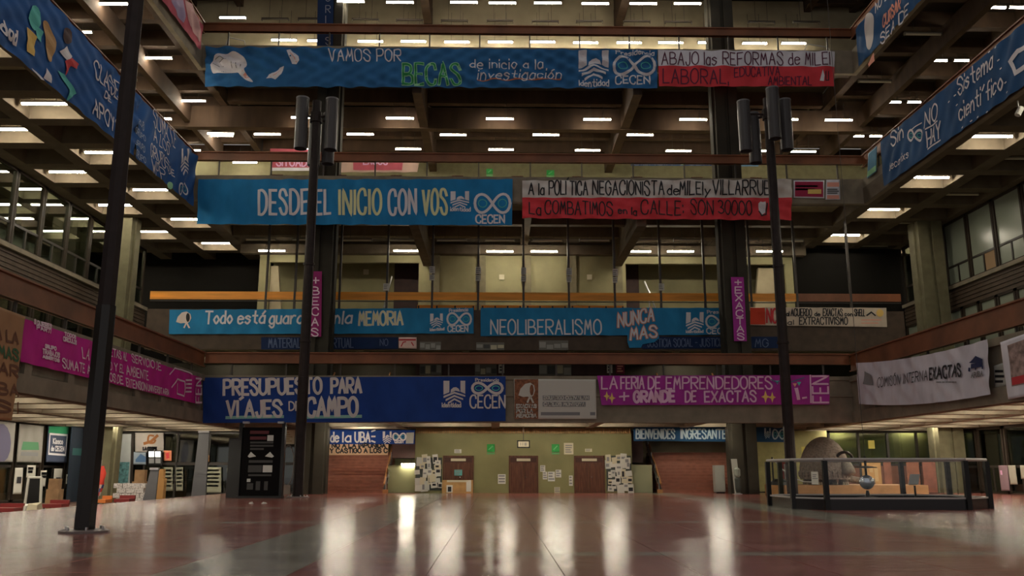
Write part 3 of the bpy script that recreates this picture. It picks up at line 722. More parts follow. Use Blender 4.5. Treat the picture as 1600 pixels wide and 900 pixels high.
# small posters beside it
B = Banner('poster', 'red poster with white and yellow blocks right of the negationist banner', 'poster', 'Y', YF3 - .05, [(1240, 282), (1288, 282), (1288, 310), (1240, 309)], WHITEC, 0, seed=5, thick=.02)
B.poly([(1242, 284), (1286, 284), (1286, 308), (1242, 307)], colmat('crimson_print', (.36, .02, .07)), .02); B.rows(1244, 1284, (291, 296), WHT, .12, 3); B.poly([(1262, 296), (1283, 296), (1283, 303), (1262, 303)], GOLD, .03)
B = Banner('poster', 'narrow faded red and grey poster beside the red poster', 'poster', 'Y', YF3 - .05, [(1291, 281), (1312, 281), (1313, 312), (1290, 312)], WHITEC, 0, seed=6, thick=.02)
B.poly([(1292, 285), (1311, 285), (1311, 292), (1292, 292)], SALM, .02); B.rows(1293, 1311, (296, 299, 302), GREYINK, .1, 4); B.poly([(1292, 305), (1311, 305), (1311, 311), (1292, 311)], SALM, .02)
# ---- second gallery
B = Banner(BN, 'light blue banner with scarf emblem reading Todo está guardado en la MEMORIA', 'banner', 'Y', YF2 - .12, [(265, 484), (740, 481), (740, 521), (264, 522)], BLUE2, .08, seed=7)
B.scarf(275, 487, 299, 513, colmat('pale_scarf', (.74, .62, .58)))
for tx, a, b in (('Todo', 321, 362), ('está', 372, 413), ('guardado', 421, 505), ('en', 511, 530), ('la', 535, 549)): B.text(tx, (a, 506), (b, 505), 19, WHT, .12, slant=.12)
B.text('MEMORIA', (561, 508), (629, 507), 20, CRM, .085, outline=(WHT, .06)); B.idlogo(672, 490, 692, 510); B.text('identidad', (672, 517), (694, 516), 4, WHT, .05); B.infinity(699, 489, 736, 508, w=.13); B.text('Presidencia', (702, 488), (731, 486), 5, WHT, .045); B.cecen(700, 731, 518, 9, w=.08)
B = Banner(BN, 'light blue banner reading NEOLIBERALISMO NUNCA MAS on the second gallery', 'banner', 'Y', YF2 - .12, [(751, 481), (1158, 481), (1158, 523), (751, 525)], BLUE2, .08, seed=8)
B.text('NEOLIBERALISMO', (767, 522), (939, 522), 22, WHT, .10); B.text('NUNCA', (966, 511), (1021, 501), 20, WHT, .11, outline=(ORG, .09), eps=.035)
B.poly([(980, 520), (1028, 514), (1030, 528), (1022, 535), (1004, 538), (1002, 543), (983, 544), (980, 535)], BLUE2, .03, 'cloth_flap'); B.text('MAS', (985, 531), (1026, 526), 17, WHT, .11, outline=(ORG, .09), eps=.05)
B.idlogo(1072, 488, 1099, 515); B.text('identidad', (1072, 520), (1098, 520), 4, WHT, .05); B.infinity(1103, 493, 1146, 512, w=.13); B.text('Presidencia', (1105, 490), (1146, 490), 5, WHT, .045); B.cecen(1104, 1146, 521, 8, w=.08)
B = Banner(BN, 'ecru banner with red NO about EXTRACTIVISMO right of the tall column', 'banner', 'Y', YF2 - .12, [(1172, 480), (1385, 481), (1386, 511), (1172, 508)], OFF2, .04, seed=9)
B.poly([(1172, 481), (1195, 481), (1196, 507), (1172, 507)], colmat('scarlet_paint', (.60, .05, .02)), .016); B.text('NO', (1198, 504), (1214, 504), 21, REDP, .12)
for tx, a, b, c in (('al', 1229, 1233, 7), ('ACUERDO', 1236, 1268, 11), ('de', 1273, 1281, 6), ('EXACTAS', 1286, 1316, 11), ('con', 1320, 1332, 6), ('SHELL', 1335, 1351, 10)): B.text(tx, (a, 493.5), (b, 494), c, BLK, .065)
B.text('al', (1231, 507), (1240, 507), 7, BLK, .06); B.text('EXTRACTIVISMO', (1249, 507), (1324, 507), 11, BLK, .07); B.ell(1375, 489, 6, 6, GOLD); B.line([(1354, 493), (1361, 488), (1367, 493)], BLK, .1); B.rows(1346, 1380, (500, 505), SALM, .06, 5)
# dark blue banners below the second gallery edge
B = Banner(BN, 'dim navy banner with dull lettering under the MEMORIA banner', 'banner', 'Y', YF2 - .06, [(408, 527), (622, 527), (622, 545), (408, 546)], NAVYC, .03, seed=10)
B.text('MATERIAL', (420, 543), (470, 543), 14, DIMB, .07); B.text('VIRTUAL', (512, 543), (552, 543), 14, DIMB, .07); B.text('NO', (594, 540), (606, 540), 10, DIMB, .05)
B = Banner('poster', 'white paper sign with red strokes hanging below the MEMORIA banner', 'sign', 'Y', YF2 - .1, [(623, 527), (651, 527), (651, 545), (623, 544)], cloth('pink_white_paper', (.80, .56, .50)), 0, seed=11, thick=.02)
B.line([(624, 531), (649, 531)], REDP, .1); B.line([(627, 541), (630, 535), (634, 534)], REDP, .07); B.line([(643, 535), (646, 540)], REDP, .07)
B = Banner(BN, 'dim navy banner reading JUSTICIA under the NUNCA MAS banner', 'banner', 'Y', YF2 - .06, [(1003, 526), (1218, 526), (1218, 544), (1003, 545)], NAVYC, .03, seed=12)
B.text('JUSTICIA SOCIAL - JUSTICIA', (1012, 542), (1130, 541), 12, DIMB, .06); B.text('MG', (1180, 542), (1200, 542), 12, DIMB, .06)
# ---- first gallery, far side
B = Banner(BN, 'royal blue banner reading PRESUPUESTO PARA VIAJES DE CAMPO', 'banner', 'Y', YF1 - .14, [(317, 590), (790, 588), (790, 658), (317, 661)], BLUE1, .05, seed=13)
GREYW = colmat('grey_white_paint', (.62, .58, .58)); AQUA = colmat('aqua_paint', (.25, .50, .45))
B.text('PRESUPUESTO', (350, 617), (502, 614), 23, GREYW, .16); B.text('PARA', (518, 614), (564, 613), 22, GREYW, .16)
B.line([(354, 652.5), (442, 651)], AQUA, .17, .016); B.line([(479, 652), (564, 650.5)], AQUA, .17, .016)
B.text('VÍAJES', (355, 651), (440, 650), 24, GREYW, .16); B.text('DE', (452, 641), (469, 641), 13, GREYW, .08); B.text('CAMPO', (480, 650), (558, 649), 27, GREYW, .19)
B.idlogo(693, 595, 727, 628, GREYW); B.text('identidad', (691, 636), (720, 636), 6, GREYW, .06); B.infinity(738, 598, 785, 615, GREYW, .15); B.text('Presidencia', (743, 596), (779, 596), 4.5, GREYW, .04); B.cecen(735, 789, 637, 19, GREYW, .09)
B = Banner('memorial_panel', 'memorial panel with white scarf on brick print and white text half', 'panel', 'Y', YF1 - .12, [(803, 592), (931, 593), (932, 655), (804, 655)], WHITEP, 0, seed=14, thick=.05)
B.poly([(804, 592.5), (841, 592.5), (841, 654.5), (804, 654.5)], mat('brick_print', (.22, .085, .04), .7, noise=.6, scale=6), .03, 'brick_picture'); B.scarf(810, 598, 836, 630, WHITEP, mat('brick_print', ()), .045)
for tx, y in (('EXACTAS', 637), ('POR LA', 644.5), ('MEMORIA', 652)): B.text(tx, (807, y), (838 if len(tx) > 6 else 832, y), 5, WHITEP, .06, eps=.045)
B.rows(849, 913, (604, 611), GREYINK, .07, 9)
for tx, y, e in (('EDUARDO CORVALAN', 624.5, 920), ('CARLOS MONTOYA', 634.5, 914)):
    B.poly([(848, y - 6.5), (e + 1, y - 6.5), (e + 1, y + .8), (848, y + .8)], GREYINK, .032, 'name_strip'); B.text(tx, (850, y - .6), (e - 1, y - .6), 4.6, WHITEP, .055, eps=.05)
B.poly([(845, 644), (906, 644), (906, 649), (845, 649)], GREYINK, .032, 'foot_strip'); B.poly([(922, 644), (930, 644), (930, 649), (922, 649)], GREYINK, .032, 'foot_strip')
B = Banner(BN, 'magenta banner reading LA FERIA DE EMPRENDEDORES GRANDE DE EXACTAS', 'banner', 'Y', YF1 - .18, [(933, 587), (1296, 586), (1296, 632), (940, 633)], MAGC, .08, seed=15)
PK = colmat('pale_pink_letter', (.78, .48, .68))
for tx, a, b in (('LA', 940, 964), ('FERIA', 970, 1006), ('DE', 1013, 1031), ('EMPRENDEDORES', 1041, 1206)): B.text(tx, (a, 607.5), (b, 607), 18, PK, .09)
for tx, a, b, w in (('+', 968, 982, .1), ('GRANDE', 991, 1053, .16), ('DE', 1071, 1087, .1), ('EXACTAS', 1101, 1181, .1)): B.text(tx, (a, 628), (b, 627), 16, PK, w)
for x, y, r in ((948, 619, 8), (956, 622, 9), (1196, 620, 10), (1206, 621, 9)): B.star(x, y, r, GOLD)
B.line([(1205, 593), (1214, 598), (1222, 592), (1236, 597), (1256, 590)], DIMB, .06)
for x, y, m in ((1214, 597, TEAL), (1220, 598, PNKP), (1242, 601, SALM), (1248, 599, TEAL)): B.poly([(x - 3, y - 2), (x + 3, y - 2), (x, y + 4)], m)
B.line([(1244, 608), (1247, 623)], PK, .2); B.line([(1254, 622), (1260, 621)], PK, .1); B.line([(1266, 586.5), (1267, 629)], PK, .09); B.vtext('FEN', (1294, 629), (1293, 588), 24, PK, .10)
# ---- first gallery, sides
B = Banner(BN, 'hot pink banner with white lettering along the left first gallery', 'banner', 'X', XL1 + .2, [(35, 497), (314, 590), (312, 632), (32, 565)], PINKC, .05, seed=16)
LP = colmat('light_pink_letter', (.82, .62, .74))
for r, (x0, y0, x1, y1, h) in enumerate(((52, 505, 78, 513, 6), (57, 514, 78, 521, 6), (100, 524, 117, 530, 5), (98, 532, 119, 538, 6), (70, 543, 86, 547, 5), (66, 552, 92, 559, 7), (66, 559, 92, 566, 4))): B.text(('SI QUERES', 'PARTI', 'TODOS', 'CIRCULOS', 'GRUPO', 'TRABAJOS', 'ABIERTOS')[r], (x0, y0), (x1, y1), h, LP, .05)
for tx, x0, y0, x1, y1, h in (('LA CI', 127, 559, 152, 567, 16), ('SUMATE A LOS', 96, 574, 160, 595, 14), ('ETAS AL', 172, 556, 198, 564, 12), ('SERVICIO DE', 205, 565, 251, 578, 12), ('O Y EL', 170, 577, 193, 583, 12), ('AMBIENTE', 197, 585, 231, 594, 14), ('OS DE', 170, 595, 191, 601, 12), ('EXTENSION', 195, 603, 228, 611, 12), ('UNIVERSITARIA', 230, 610, 263, 617, 9)): B.text(tx, (x0, y0), (x1, y1), h, LP, .055)
B.line([(265, 585), (272, 575), (290, 580), (300, 585)], LP, .07); B.line([(268, 605), (276, 592), (287, 596), (287, 619), (276, 615), (276, 600)], LP, .08); B.rows(289, 300, (594, 600, 606, 612), LP, .09, 6); B.vtext('FEN', (314, 629), (314, 592), 9, LP, .10)
B = Banner('poster', 'hanging brown cardboard poster with green and dark scrawl at far left', 'poster', 'X', XL1 + .3, [(-30, 468), (39, 495), (18, 657), (-30, 655)], CARD, .02, seed=17, thick=.03)
GS = colmat('dark_green_scrawl', (.05, .13, .06)); DS = colmat('brown_scrawl', (.16, .07, .04))
for y, t_, m in ((525, 'DA LA', DS), (553, 'A MAS', GS), (580, 'DAR', DS), (612, 'UBA', DS), (640, 'SI', DS)): B.text(t_, (-20, y), (27, y + 8), 17, m, .09)
B = Banner(BN, 'white sheet banner reading COMISIÓN INTERNA EXACTAS on the right', 'banner', 'X', XR1 - .36, [(1337, 567), (1543, 530), (1548, 616), (1342, 631)], SHEET, .08, sag=.22, seed=18, slant=1)
B.text('COMISIÓN INTERNA', (1373, 605), (1450, 594), 14, INK, .05, eps=.05, gap=2.6); B.text('EXACTAS', (1453, 593), (1504, 587), 17, INK, .10, eps=.05); B.rows(1466, 1496, (597,), GREYINK, .05, 2)
B.poly([(1514, 567), (1526, 556), (1538, 561), (1536, 568)], NAVYP, .05); B.poly([(1517, 569), (1537, 566), (1537, 573), (1517, 576)], NAVYP, .05); B.line([(1515, 576), (1515, 579)], NAVYP, .12, .05); B.line([(1526, 575), (1526, 577)], NAVYP, .12, .05); B.line([(1537, 573), (1537, 575)], NAVYP, .12, .05); B.text('APUBA', (1518, 590), (1538, 587), 7, GREYINK, .06, eps=.05)
B.poly([(1352, 595), (1353, 580), (1362, 586), (1364, 602), (1350, 600)], GREYINK, .045)
B = Banner('poster', 'hanging white poster with grey and red picture at the right edge', 'poster', 'X', XR1 - .25, [(1563, 535), (1640, 508), (1640, 612), (1576, 624)], WHITEC, .02, seed=19, thick=.03)
B.poly([(1575, 540), (1640, 516), (1640, 592), (1582, 604)], mat('grey_red_picture', (.34, .24, .22), .8, noise=.5, scale=4), .03, 'picture'); B.poly([(1582, 590), (1640, 577), (1640, 590), (1583, 602)], REDP, .04)
B = Banner('poster', 'small grey paper with dark marks between the right sheet and the poster', 'poster', 'X', XR1 - .08, [(1553, 572), (1570, 566), (1573, 602), (1555, 607)], cloth('grey_paper', (.42, .42, .38)), 0, seed=20, thick=.02); B.rows(1556, 1570, (580, 588, 596), INK, .1, 4)
# ---- third gallery, sides
B = Banner(BN, 'sagging blue banner with painted figures reading CLASES DE APOYO at upper left', 'banner', 'X', XL3 + .25, [(26.5, 20.9), (43.2, 20.75), (43.2, 17.42), (26.5, 17.2)], BLUES, .11, seed=21, slant=2, lam=2.2, world=True)
B.text('dad', (1, 50), (24, 70), 22, WHT, .12, eps=.05); B.text('CLASES', (147, 120), (190, 170), 27, WHT, .085, eps=.05); B.text('DE', (162, 151), (172, 161), 9, WHT, .07, eps=.05); B.text('APOYO', (145, 177), (186, 216), 24, WHT, .10, eps=.05)
B.ell(53, 28, 9, 20, TEAL, .05); B.poly([(56, 40), (66, 50), (62, 66), (54, 58)], TEAL, .05); B.poly([(40, 42), (55, 58), (50, 88), (41, 80)], GOLD, .06); B.poly([(66, 34), (74, 38), (86, 66), (84, 80), (78, 96), (72, 90), (70, 66)], TANP, .05, smooth=True)
B.ell(104, 56, 7, 13, mat('dark_hair_paint', (.08, .05, .05), .8), .05); B.poly([(93, 80), (104, 72), (112, 88), (104, 96)], WHT, .055); B.poly([(100, 95), (110, 90), (121, 100), (118, 108), (108, 103), (101, 118)], REDP, .06); B.poly([(88, 110), (100, 116), (118, 146), (104, 158), (106, 140)], TEAL, .05); B.poly([(66, 122), (72, 106), (79, 118), (78, 130)], WHT, .05); B.poly([(48, 106), (56, 112), (68, 126), (60, 124)], WHT, .05)
B = Banner(BN, 'blue banner reading SUMATE A LOS GRUPOS DE WPP at left third gallery', 'banner', 'X', XL3 + .25, [(43.25, 20.72), (52.2, 20.75), (52.2, 17.45), (43.25, 17.42)], BLUES, .08, seed=22, world=True)
for tx, x0, y0, x1, y1, h in (('SUMATE', 239, 196, 274, 232, 26), ('A LOS', 240, 219, 264, 244, 18), ('GRUPOS', 235, 243, 262, 270, 20), ('DE', 264, 270, 271, 276, 10), ('WPP', 237, 268, 255, 285, 20)): B.text(tx, (x0, y0), (x1, y1), h, WHT, .065)
B.ell(265, 290, 3.5, 6, LGRN); B.idlogo(283, 232, 294, 270); B.infinity(279, 286, 292, 304, w=.1)
for y in (190, 207, 225, 242): B.text('GRUPO', (211, y), (226, y + 14), 9, colmat('pale_blue_letter', (.35, .45, .62)), .05)
B = Banner(BN, 'dark blue banner reading Sin NO HAY Sistema científico on the right', 'banner', 'X', XR3 - .22, [(49.2, 20.85), (27.5, 20.6), (27.5, 17.95), (49.2, 18.02)], BLUER, .05, seed=23, world=True)
for tx, x0, y0, x1, y1, h, w in (('Sin', 1393, 230, 1412, 217, 22, .11), ('NO', 1446, 200, 1465, 187, 24, .10), ('HAY', 1449, 230, 1470, 216, 24, .10), ('Sistema', 1497, 150, 1552, 107, 26, .09), ('científico', 1500, 189, 1567, 140, 26, .09), ('becarixs', 1391, 267, 1419, 249, 12, .06)): B.text(tx, (x0, y0), (x1, y1), h, WHT, w)
B.line([(1448, 202), (1466, 189)], WHT, .08); B.line([(1450, 233), (1470, 219)], WHT, .08); B.infinity(1419, 203, 1441, 220, w=.13); B.line([(1420, 206), (1440, 192)], WHT, .06)
B.line([(1600, 75), (1590, 80), (1580, 96), (1588, 114), (1602, 104)], WHT, .22)
for a, b in ((1492, 150), (1498, 140), (1494, 165), (1560, 95), (1563, 108), (1570, 130), (1573, 145), (1503, 200), (1517, 190), (1528, 184), (1541, 176), (1483, 160), (1545, 82), (1556, 75)): B.line([(a, b), (a + 2, b - 2)], WHT, .06)
B = Banner(BN, 'dull blue banner reading CURSAR with pale figure at upper right gallery', 'banner', 'X', XR3 - .22, [(51.2, 29.35), (40.0, 29.35), (40.0, 26.5), (51.2, 26.75)], BLUER, .08, seed=24, world=True)
B.text('NO ES', (1368, 20), (1394, -4), 15, WHT, .09); B.text('CURSAR', (1381, 43), (1407, 18), 17, SALM, .13); B.text('SEA DE', (1377, 70), (1420, 32), 16, WHT, .10); B.poly([(1352, 30), (1358, 20), (1365, 26), (1365, 60), (1358, 78), (1352, 60)], GREYW, smooth=True); B.poly([(1356, 100), (1366, 82), (1367, 95), (1358, 105)], SALM)
B = Banner('poster', 'small blue and green poster beside the Sin NO HAY banner', 'poster', 'X', XR3 - .12, [(1357, 240), (1370, 228), (1369, 268), (1355, 279)], cloth('sky_print', (.12, .30, .45)), 0, seed=25, thick=.02); B.poly([(1356, 268), (1369, 258), (1369, 267), (1355, 277)], LGRN, .02)
B = Banner(BN, 'faded red and white banner on the upper left gallery edge', 'banner', 'X', XL3 + .2, [(40.0, 29.5), (51.6, 29.4), (51.4, 27.6), (40.0, 27.2)], FADER, .06, seed=26, world=True)
B.poly([(268, 0), (286, 0), (290, 26), (286, 36), (276, 24)], colmat('lilac_paint', (.34, .26, .42)), .02); B.poly([(288, 0), (300, 6), (314, 46), (312, 66), (296, 40)], colmat('pale_rose_paint', (.60, .34, .34)), .022)
# ---- vertical banners on the columns
B = Banner('column_banner', 'narrow wine-pink banner reading +BECAS down the left column', 'banner', 'Y', 53.55, [(487, 424), (503, 424), (502, 526), (484, 526)], WINEC, .015, seed=27)
for i, ch in enumerate('+BECAS'): B.text(ch, (488.5 - i * .3, 444 + i * 16.2), (498.5 - i * .3, 444 + i * 16.2), 11.5, LP, .075)
B = Banner('column_banner', 'narrow magenta banner reading +EXACTAS down the right column', 'banner', 'Y', 53.55, [(1142, 433), (1162, 433), (1167, 533), (1147, 533)], MAGC, .015, seed=28)
for i, ch in enumerate('+EXACTAS'): B.text(ch, (1148 + i * .6, 446 + i * 12.1), (1158 + i * .6, 446 + i * 12.1), 9.5, LP, .075)
B = Banner('column_banner', 'dark navy banner with faint letters on the top of the left column', 'banner', 'Y', 53.55, [(497, -40), (522, -40), (520, 74), (495, 74)], cloth('deep_navy_cloth', (.008, .03, .10)), .02, seed=29)
for ch, y in (('U', 2), ('R', 20), ('I', 36), ('S', 70)): B.text(ch, (509, y), (516, y), 11, colmat('faint_letter', (.30, .32, .40)), .05)
# ---- ground floor banners
B = Banner(BN, 'royal blue banner reading de la UBA over the left stairs', 'banner', 'Y', 55.9, [(513, 671), (648, 672), (648, 694), (514, 694)], BLUE1, .03, seed=30)
for tx, a, b in (('de', 517, 529), ('la', 536, 548), ('UBA', 555, 578)): B.text(tx, (a, 690.5), (b, 690.5), 15, WHT, .10)
for y, d in ((674, -2), (682, 0), (689, 2)): B.line([(581, y), (586, y + d)], WHT, .1)
B.idlogo(598, 674, 612, 692); B.infinity(614, 677, 634, 688, w=.1); B.cecen(617, 630, 692, 4, w=.05); B.poly([(635, 676), (647, 675.5), (646, 693), (634, 693)], cloth('grey_patch', (.45, .45, .42)), .02)
B = Banner(BN, 'cream paper banner reading NO A LA IMPUNIDAD over the left stairs', 'banner', 'Y', 55.95, [(513, 693), (607, 694), (606, 711), (513, 711)], CREAMC, .02, seed=31)
B.text('NO A LA IMPUNIDA', (519, 699), (602, 699), 5.5, INK, .08); B.text('Y CASTIGO A LOS C', (516, 707.5), (605, 707), 6.5, INK, .075)
B = Banner(BN, 'dark teal banner reading BIENVENIDES INGRESANTES behind the right column', 'banner', 'Y', 55.9, [(990, 666), (1232, 667), (1232, 691), (990, 689)], TEALN, .03, seed=32)
LB = colmat('ice_blue_letter', (.45, .58, .66))
B.text('BIENVENIDES', (994, 685), (1054, 685), 14, LB, .09); B.text('INGRESANTES', (1064, 685), (1142, 685), 14, LB, .09); B.idlogo(1194, 669, 1204, 684, LB); B.infinity(1207, 671, 1226, 686, LB, .09)
# ---- faded banners on the back of the third gallery
B = Banner(BN, 'faded red and pink banner at the back left of the third gallery', 'banner', 'Y', 60, [(422, 232), (512, 234), (512, 266), (424, 266)], FADER, .05, seed=33); B.text('SITUADA', (432, 259), (488, 260), 12, PNKP, .10); B.poly([(424, 262), (512, 262), (512, 267), (424, 267)], WHITEC, .02)
B = Banner(BN, 'faded pink and cream banner with pale letters behind the third gallery railing', 'banner', 'Y', 60, [(525, 247), (656, 248), (652, 269), (527, 269)], cloth('faded_pink_cream', (.55, .38, .32)), .04, seed=34); B.poly([(552, 248), (630, 248), (628, 266), (552, 266)], FADER, .02); B.text('LAGOS', (568, 257), (605, 257), 9, PNKP, .1, eps=.04)
B = Banner(BN, 'navy and green banner at the back right of the third gallery', 'banner', 'Y', 60, [(985, 249), (1114, 250), (1112, 259), (986, 259)], cloth('mid_navy_cloth', (.02, .06, .18)), .03, seed=35); B.text('CIENCIA Y UBA', (990, 258), (1108, 258), 8, DIMB, .08); B.poly([(1064, 251), (1080, 251), (1076, 257), (1064, 258)], LGRN, .03)
B = Banner(BN, 'small light blue banner beside the right column behind the third gallery', 'banner', 'Y', 60, [(1158, 250), (1187, 250), (1185, 260), (1158, 260)], cloth('dusty_blue_cloth', (.10, .20, .34)), .03, seed=36)
# ================================================================== TALL LAMP POSTS OF THE HALL
def lamp_post(x, y, ztop, label, r0=.25, r1=.20, dz=0, sleeve=False, cans=((-.75, -.3, .1), (.95, -.4, 0), (-.2, .8, -.5), (.6, .8, -.4))):
    t = empty('lamp_post', (x, y, 0), label, 'lamp post')
    if sleeve:
        b = MB(); b.lathe(x, y, [(r0, .1), (r0, 5.0), (r0 * .94, 5.02), (r1, ztop)], 8); b.build('pole', POLEM, t)
        b = MB(); b.lathe(x, y, [(r0 + .012, .08), (r0 + .012, 5.3)], 8); b.build('sleeve', mat('glossy_black_sleeve', (.016, .013, .012), .25), t)
    else:
        MB().lathe(x, y, [(r0, .06), (r0, 6.3), (r0 * .97, 6.32), (r1, ztop)], 14).build('pole', POLEM, t, smooth=False)
        for z in (8.2, 12.5): MB().lathe(x, y, [(r0 + .03, z), (r0 + .03, z + .12)], 14).build('collar', POLEM, t)
    MB().lathe(x, y, [(r0 + .32, .0), (r0 + .32, .05), (r0 + .26, .07)], 16).build('base_flange', mat('worn_flange', (.20, .16, .15), .5), t)
    for k in range(6):
        a = k * math.pi / 3; MB().lathe(x + (r0 + .2) * math.cos(a), y + (r0 + .2) * math.sin(a), [(.035, .05), (.035, .14)], 6).build('bolt', STEEL, t)
    MB().lathe(x, y, [(r1 + .1, ztop - 1.3), (r1 + .1, ztop - .7), (.06, ztop - .6)], 12).build('head_collar', POLEM, t)
    for k, (dx, dy, zt) in enumerate(cans):
        cx, cy = x + dx, y + dy; z1 = ztop + zt + dz; z0 = z1 - 3.1; R = .36
        c = MB().lathe(cx, cy, [(R - .03, z0 + .4), (R - .03, z0), (R, z0), (R, z1 - .02), (R - .05, z1), (R - .05, z1 - .3)], 18, cap=True).build('light_canister', mat('dark_grey_canister', (.060, .056, .058), .42), t, smooth=False)
        MB().lathe(cx, cy, [(R - .06, z0 + .30), (R - .14, z0 + .32)], 16).build('reflector', STEEL, c)
        MB().lathe(cx, cy, [(R + .012, z1 - .1), (R + .012, z1 - .02)], 18).build('rim', mat('grey_rim', (.16, .16, .17), .4), c)
        MB().tube([(x, y, ztop - 1.0), (cx, cy, ztop - 1.0)], .07).build('arm', POLEM, t)
    return t
lamp_post(-9.45, 20.9, 24.5, 'near dark lamp post standing left in front of the pink banner', .225, .19, sleeve=True)
lamp_post(-10.35, 47.0, 22.2, 'far dark lamp post beside the black exhibition panel', .29, .25)
lamp_post(15.75, 47.0, 22.6, 'far dark lamp post behind the pendulum railing', .29, .25, cans=((-1.45, -.1, -.2), (.05, -.8, .3), (.95, -.1, -.1), (-.65, .75, -.6)))

# ================================================================== DOORS OF THE FAR WALL
def wallx(px, yref=740, Y=YG): return atY(px, yref, Y).x
def door(n, a, b, half=False):
    x0, x1 = wallx(a), wallx(b); Y = YG
    d = struct(MB().box(x0, x0 + .1, Y - .08, Y, 0, 2.3).box(x1 - .1, x1, Y - .08, Y, 0, 2.3).box(x0, x1, Y - .08, Y, 2.22, 2.32).box(x0 + .1, x1 - .1, Y - .06, Y, 1.8, 1.9).build('door_%d' % n, WOOD))
    block('transom_board', x0 + .1, x1 - .1, Y - .05, Y - .01, 1.9, 2.22, mat('transom_wood', (.06, .022, .014), .5), d)
    for k in (0, 1):
        xa = x0 + .1 + (x1 - x0 - .2) / 2 * k
        l = block('door_leaf', xa + .006, xa + (x1 - x0 - .2) / 2 - .006, Y - .055, Y - .01, .02, 1.8, WOOD, d)
    MB().lathe((x0 + x1) / 2 + .12, Y - .1, [(.03, .95), (.045, .98), (.03, 1.01)], 8).build('door_knob', STEEL, d)
    block('name_plate', x0 + .5, x1 - .5, Y - .1, Y - .08, 1.98, 2.14, PAPER2, d)
    return d
door(1, 692, 740); door(2, 795, 841); door(3, 897, 945)
def sheet(name, label, a, y0, b, y1, Y, m, cat='notice', t=.02, group=None):
    p, q = atY(a, y0, Y), atY(b, y1, Y)
    o = MB().box(p.x, q.x, Y - t, Y, q.z, p.z).build(name, m, loc=((p.x + q.x) / 2, Y, q.z)); return setp(o, label, cat, group)
def marks(o, a, y0, b, y1, Y, rows, m=GREYINK, t=.025):
    bb = MB(); r = random.Random(int(a * 7 + y0))
    for k in range(rows):
        y = y0 + (y1 - y0) * (k + .6) / (rows + .4); e = a + (b - a) * r.uniform(.6, .95)
        p, q = atY(a + (b - a) * .1, y - (y1 - y0) * .22 / rows, Y), atY(e, y + (y1 - y0) * .22 / rows, Y)
        bb.box(p.x, q.x, Y - t - .006, Y - t, q.z, p.z)
    bb.build('small_print', m, o)
# plywood barrier against the first door
p, q = atY(691, 750, YG - .5), atY(739, 771, YG - .5)
e = empty('plywood_barrier', ((p.x + q.x) / 2, YG - .5, 0), 'low plywood board leaning before the left brown door', 'board')
block('board', p.x, q.x, YG - .55, YG - .5, 0, p.z, PLYW, e); block('paper', p.x + .28, p.x + .66, YG - .57, YG - .55, .05, .5, WHITEP, e); block('dark_print', p.x + .36, p.x + .58, YG - .58, YG - .57, .1, .4, INK, e); block('paper', q.x - .42, q.x - .12, YG - .57, YG - .55, .1, .8, WHITEP, e); block('top_strip', p.x + .3, q.x - .3, YG - .57, YG - .55, .68, .8, PAPER2, e)
# notice boards packed with papers
def board(label, a, y0, b, y1, n, seed):
    p, q = atY(a, y0, YG), atY(b, y1, YG); r = random.Random(seed)
    e = empty('notice_board', ((p.x + q.x) / 2, YG, q.z), label, 'notice board')
    block('backing', p.x, q.x, YG - .05, YG, q.z, p.z, mat('dark_board', (.05, .06, .055), .7), e)
    nx, nz = 5, 5
    for i in range(nx):
        for j in range(nz):
            if r.random() < .06: continue
            w, h = (q.x - p.x) / nx, (p.z - q.z) / nz
            cx, cz = p.x + w * (i + .5) + r.uniform(-.1, .1), q.z + h * (j + .5) + r.uniform(-.12, .12); sw, sh = w * r.uniform(.36, .72), h * r.uniform(.34, .72); d = .004 * (i * nz + j)
            o = block('paper', cx - sw, cx + sw, YG - .075 - d, YG - .06 - d, cz - sh, cz + sh, r.choice((WHITEP, WHITEP, PAPER2, mat('grey_paper_sheet', (.48, .48, .44), .8))), e)
            o.rotation_euler = (0, r.uniform(-.12, .12), 0)
            k = r.random()
            if k < .75: block('print', cx - sw * r.uniform(.4, .8), cx + sw * r.uniform(.3, .8), YG - .085 - d, YG - .076 - d, cz - sh * r.uniform(0, .7), cz + sh * r.uniform(.1, .7), r.choice((INK, GREYINK, GREYINK)), e)
board('notice board crowded with papers left of the left brown door', 650, 715, 690, 766, 25, 3)
board('notice board crowded with papers right of the right brown door', 947, 712, 987, 767, 25, 8)
# signs on the far wall
def exit_sign(label, cx, cy, Y, w=6, h=6):
    o = sheet('exit_sign', label, cx - w, cy - h, cx + w, cy + h, Y, GREENS, 'sign', .04)
    p, q = atY(cx - w * .5, cy + h * .5, Y), atY(cx + w * .5, cy - h * .5, Y)
    MB().tube([(p.x, Y - .05, p.z), (q.x, Y - .05, q.z)], .05, 6).build('arrow', mat('pale_green_print', (.15, .55, .2), .6), o)
    p, q = atY(cx - w, cy + h, Y), atY(cx + w, cy + h + 4, Y); block('caption_plate', p.x, q.x, Y - .04, Y, q.z, p.z - .03, mat('green_caption', (.12, .32, .12), .6), o)
exit_sign('green exit sign on the olive wall between left and middle doors', 767, 700, YG - .02); exit_sign('green exit sign on the olive wall between middle and right doors', 868, 700, YG - .02)
exit_sign('small green exit sign at the back of the third gallery left of centre', 765, 268, 67.9, 5, 4); exit_sign('small green exit sign at the back of the third gallery right of centre', 860, 270, 67.9, 6, 4)
o = sheet('wall_paper_notice', 'tall cream sheet beside the right green exit sign', 881, 692, 896, 710, YG - .02, PAPER2); marks(o, 882, 694, 895, 709, YG - .02, 4)
p, q = atY(808, 688, 54.5), atY(828, 700, 54.5)
e = empty('hanging_clock', ((p.x + q.x) / 2, 54.5, p.z), 'rectangular wall clock box hanging over the middle door', 'clock')
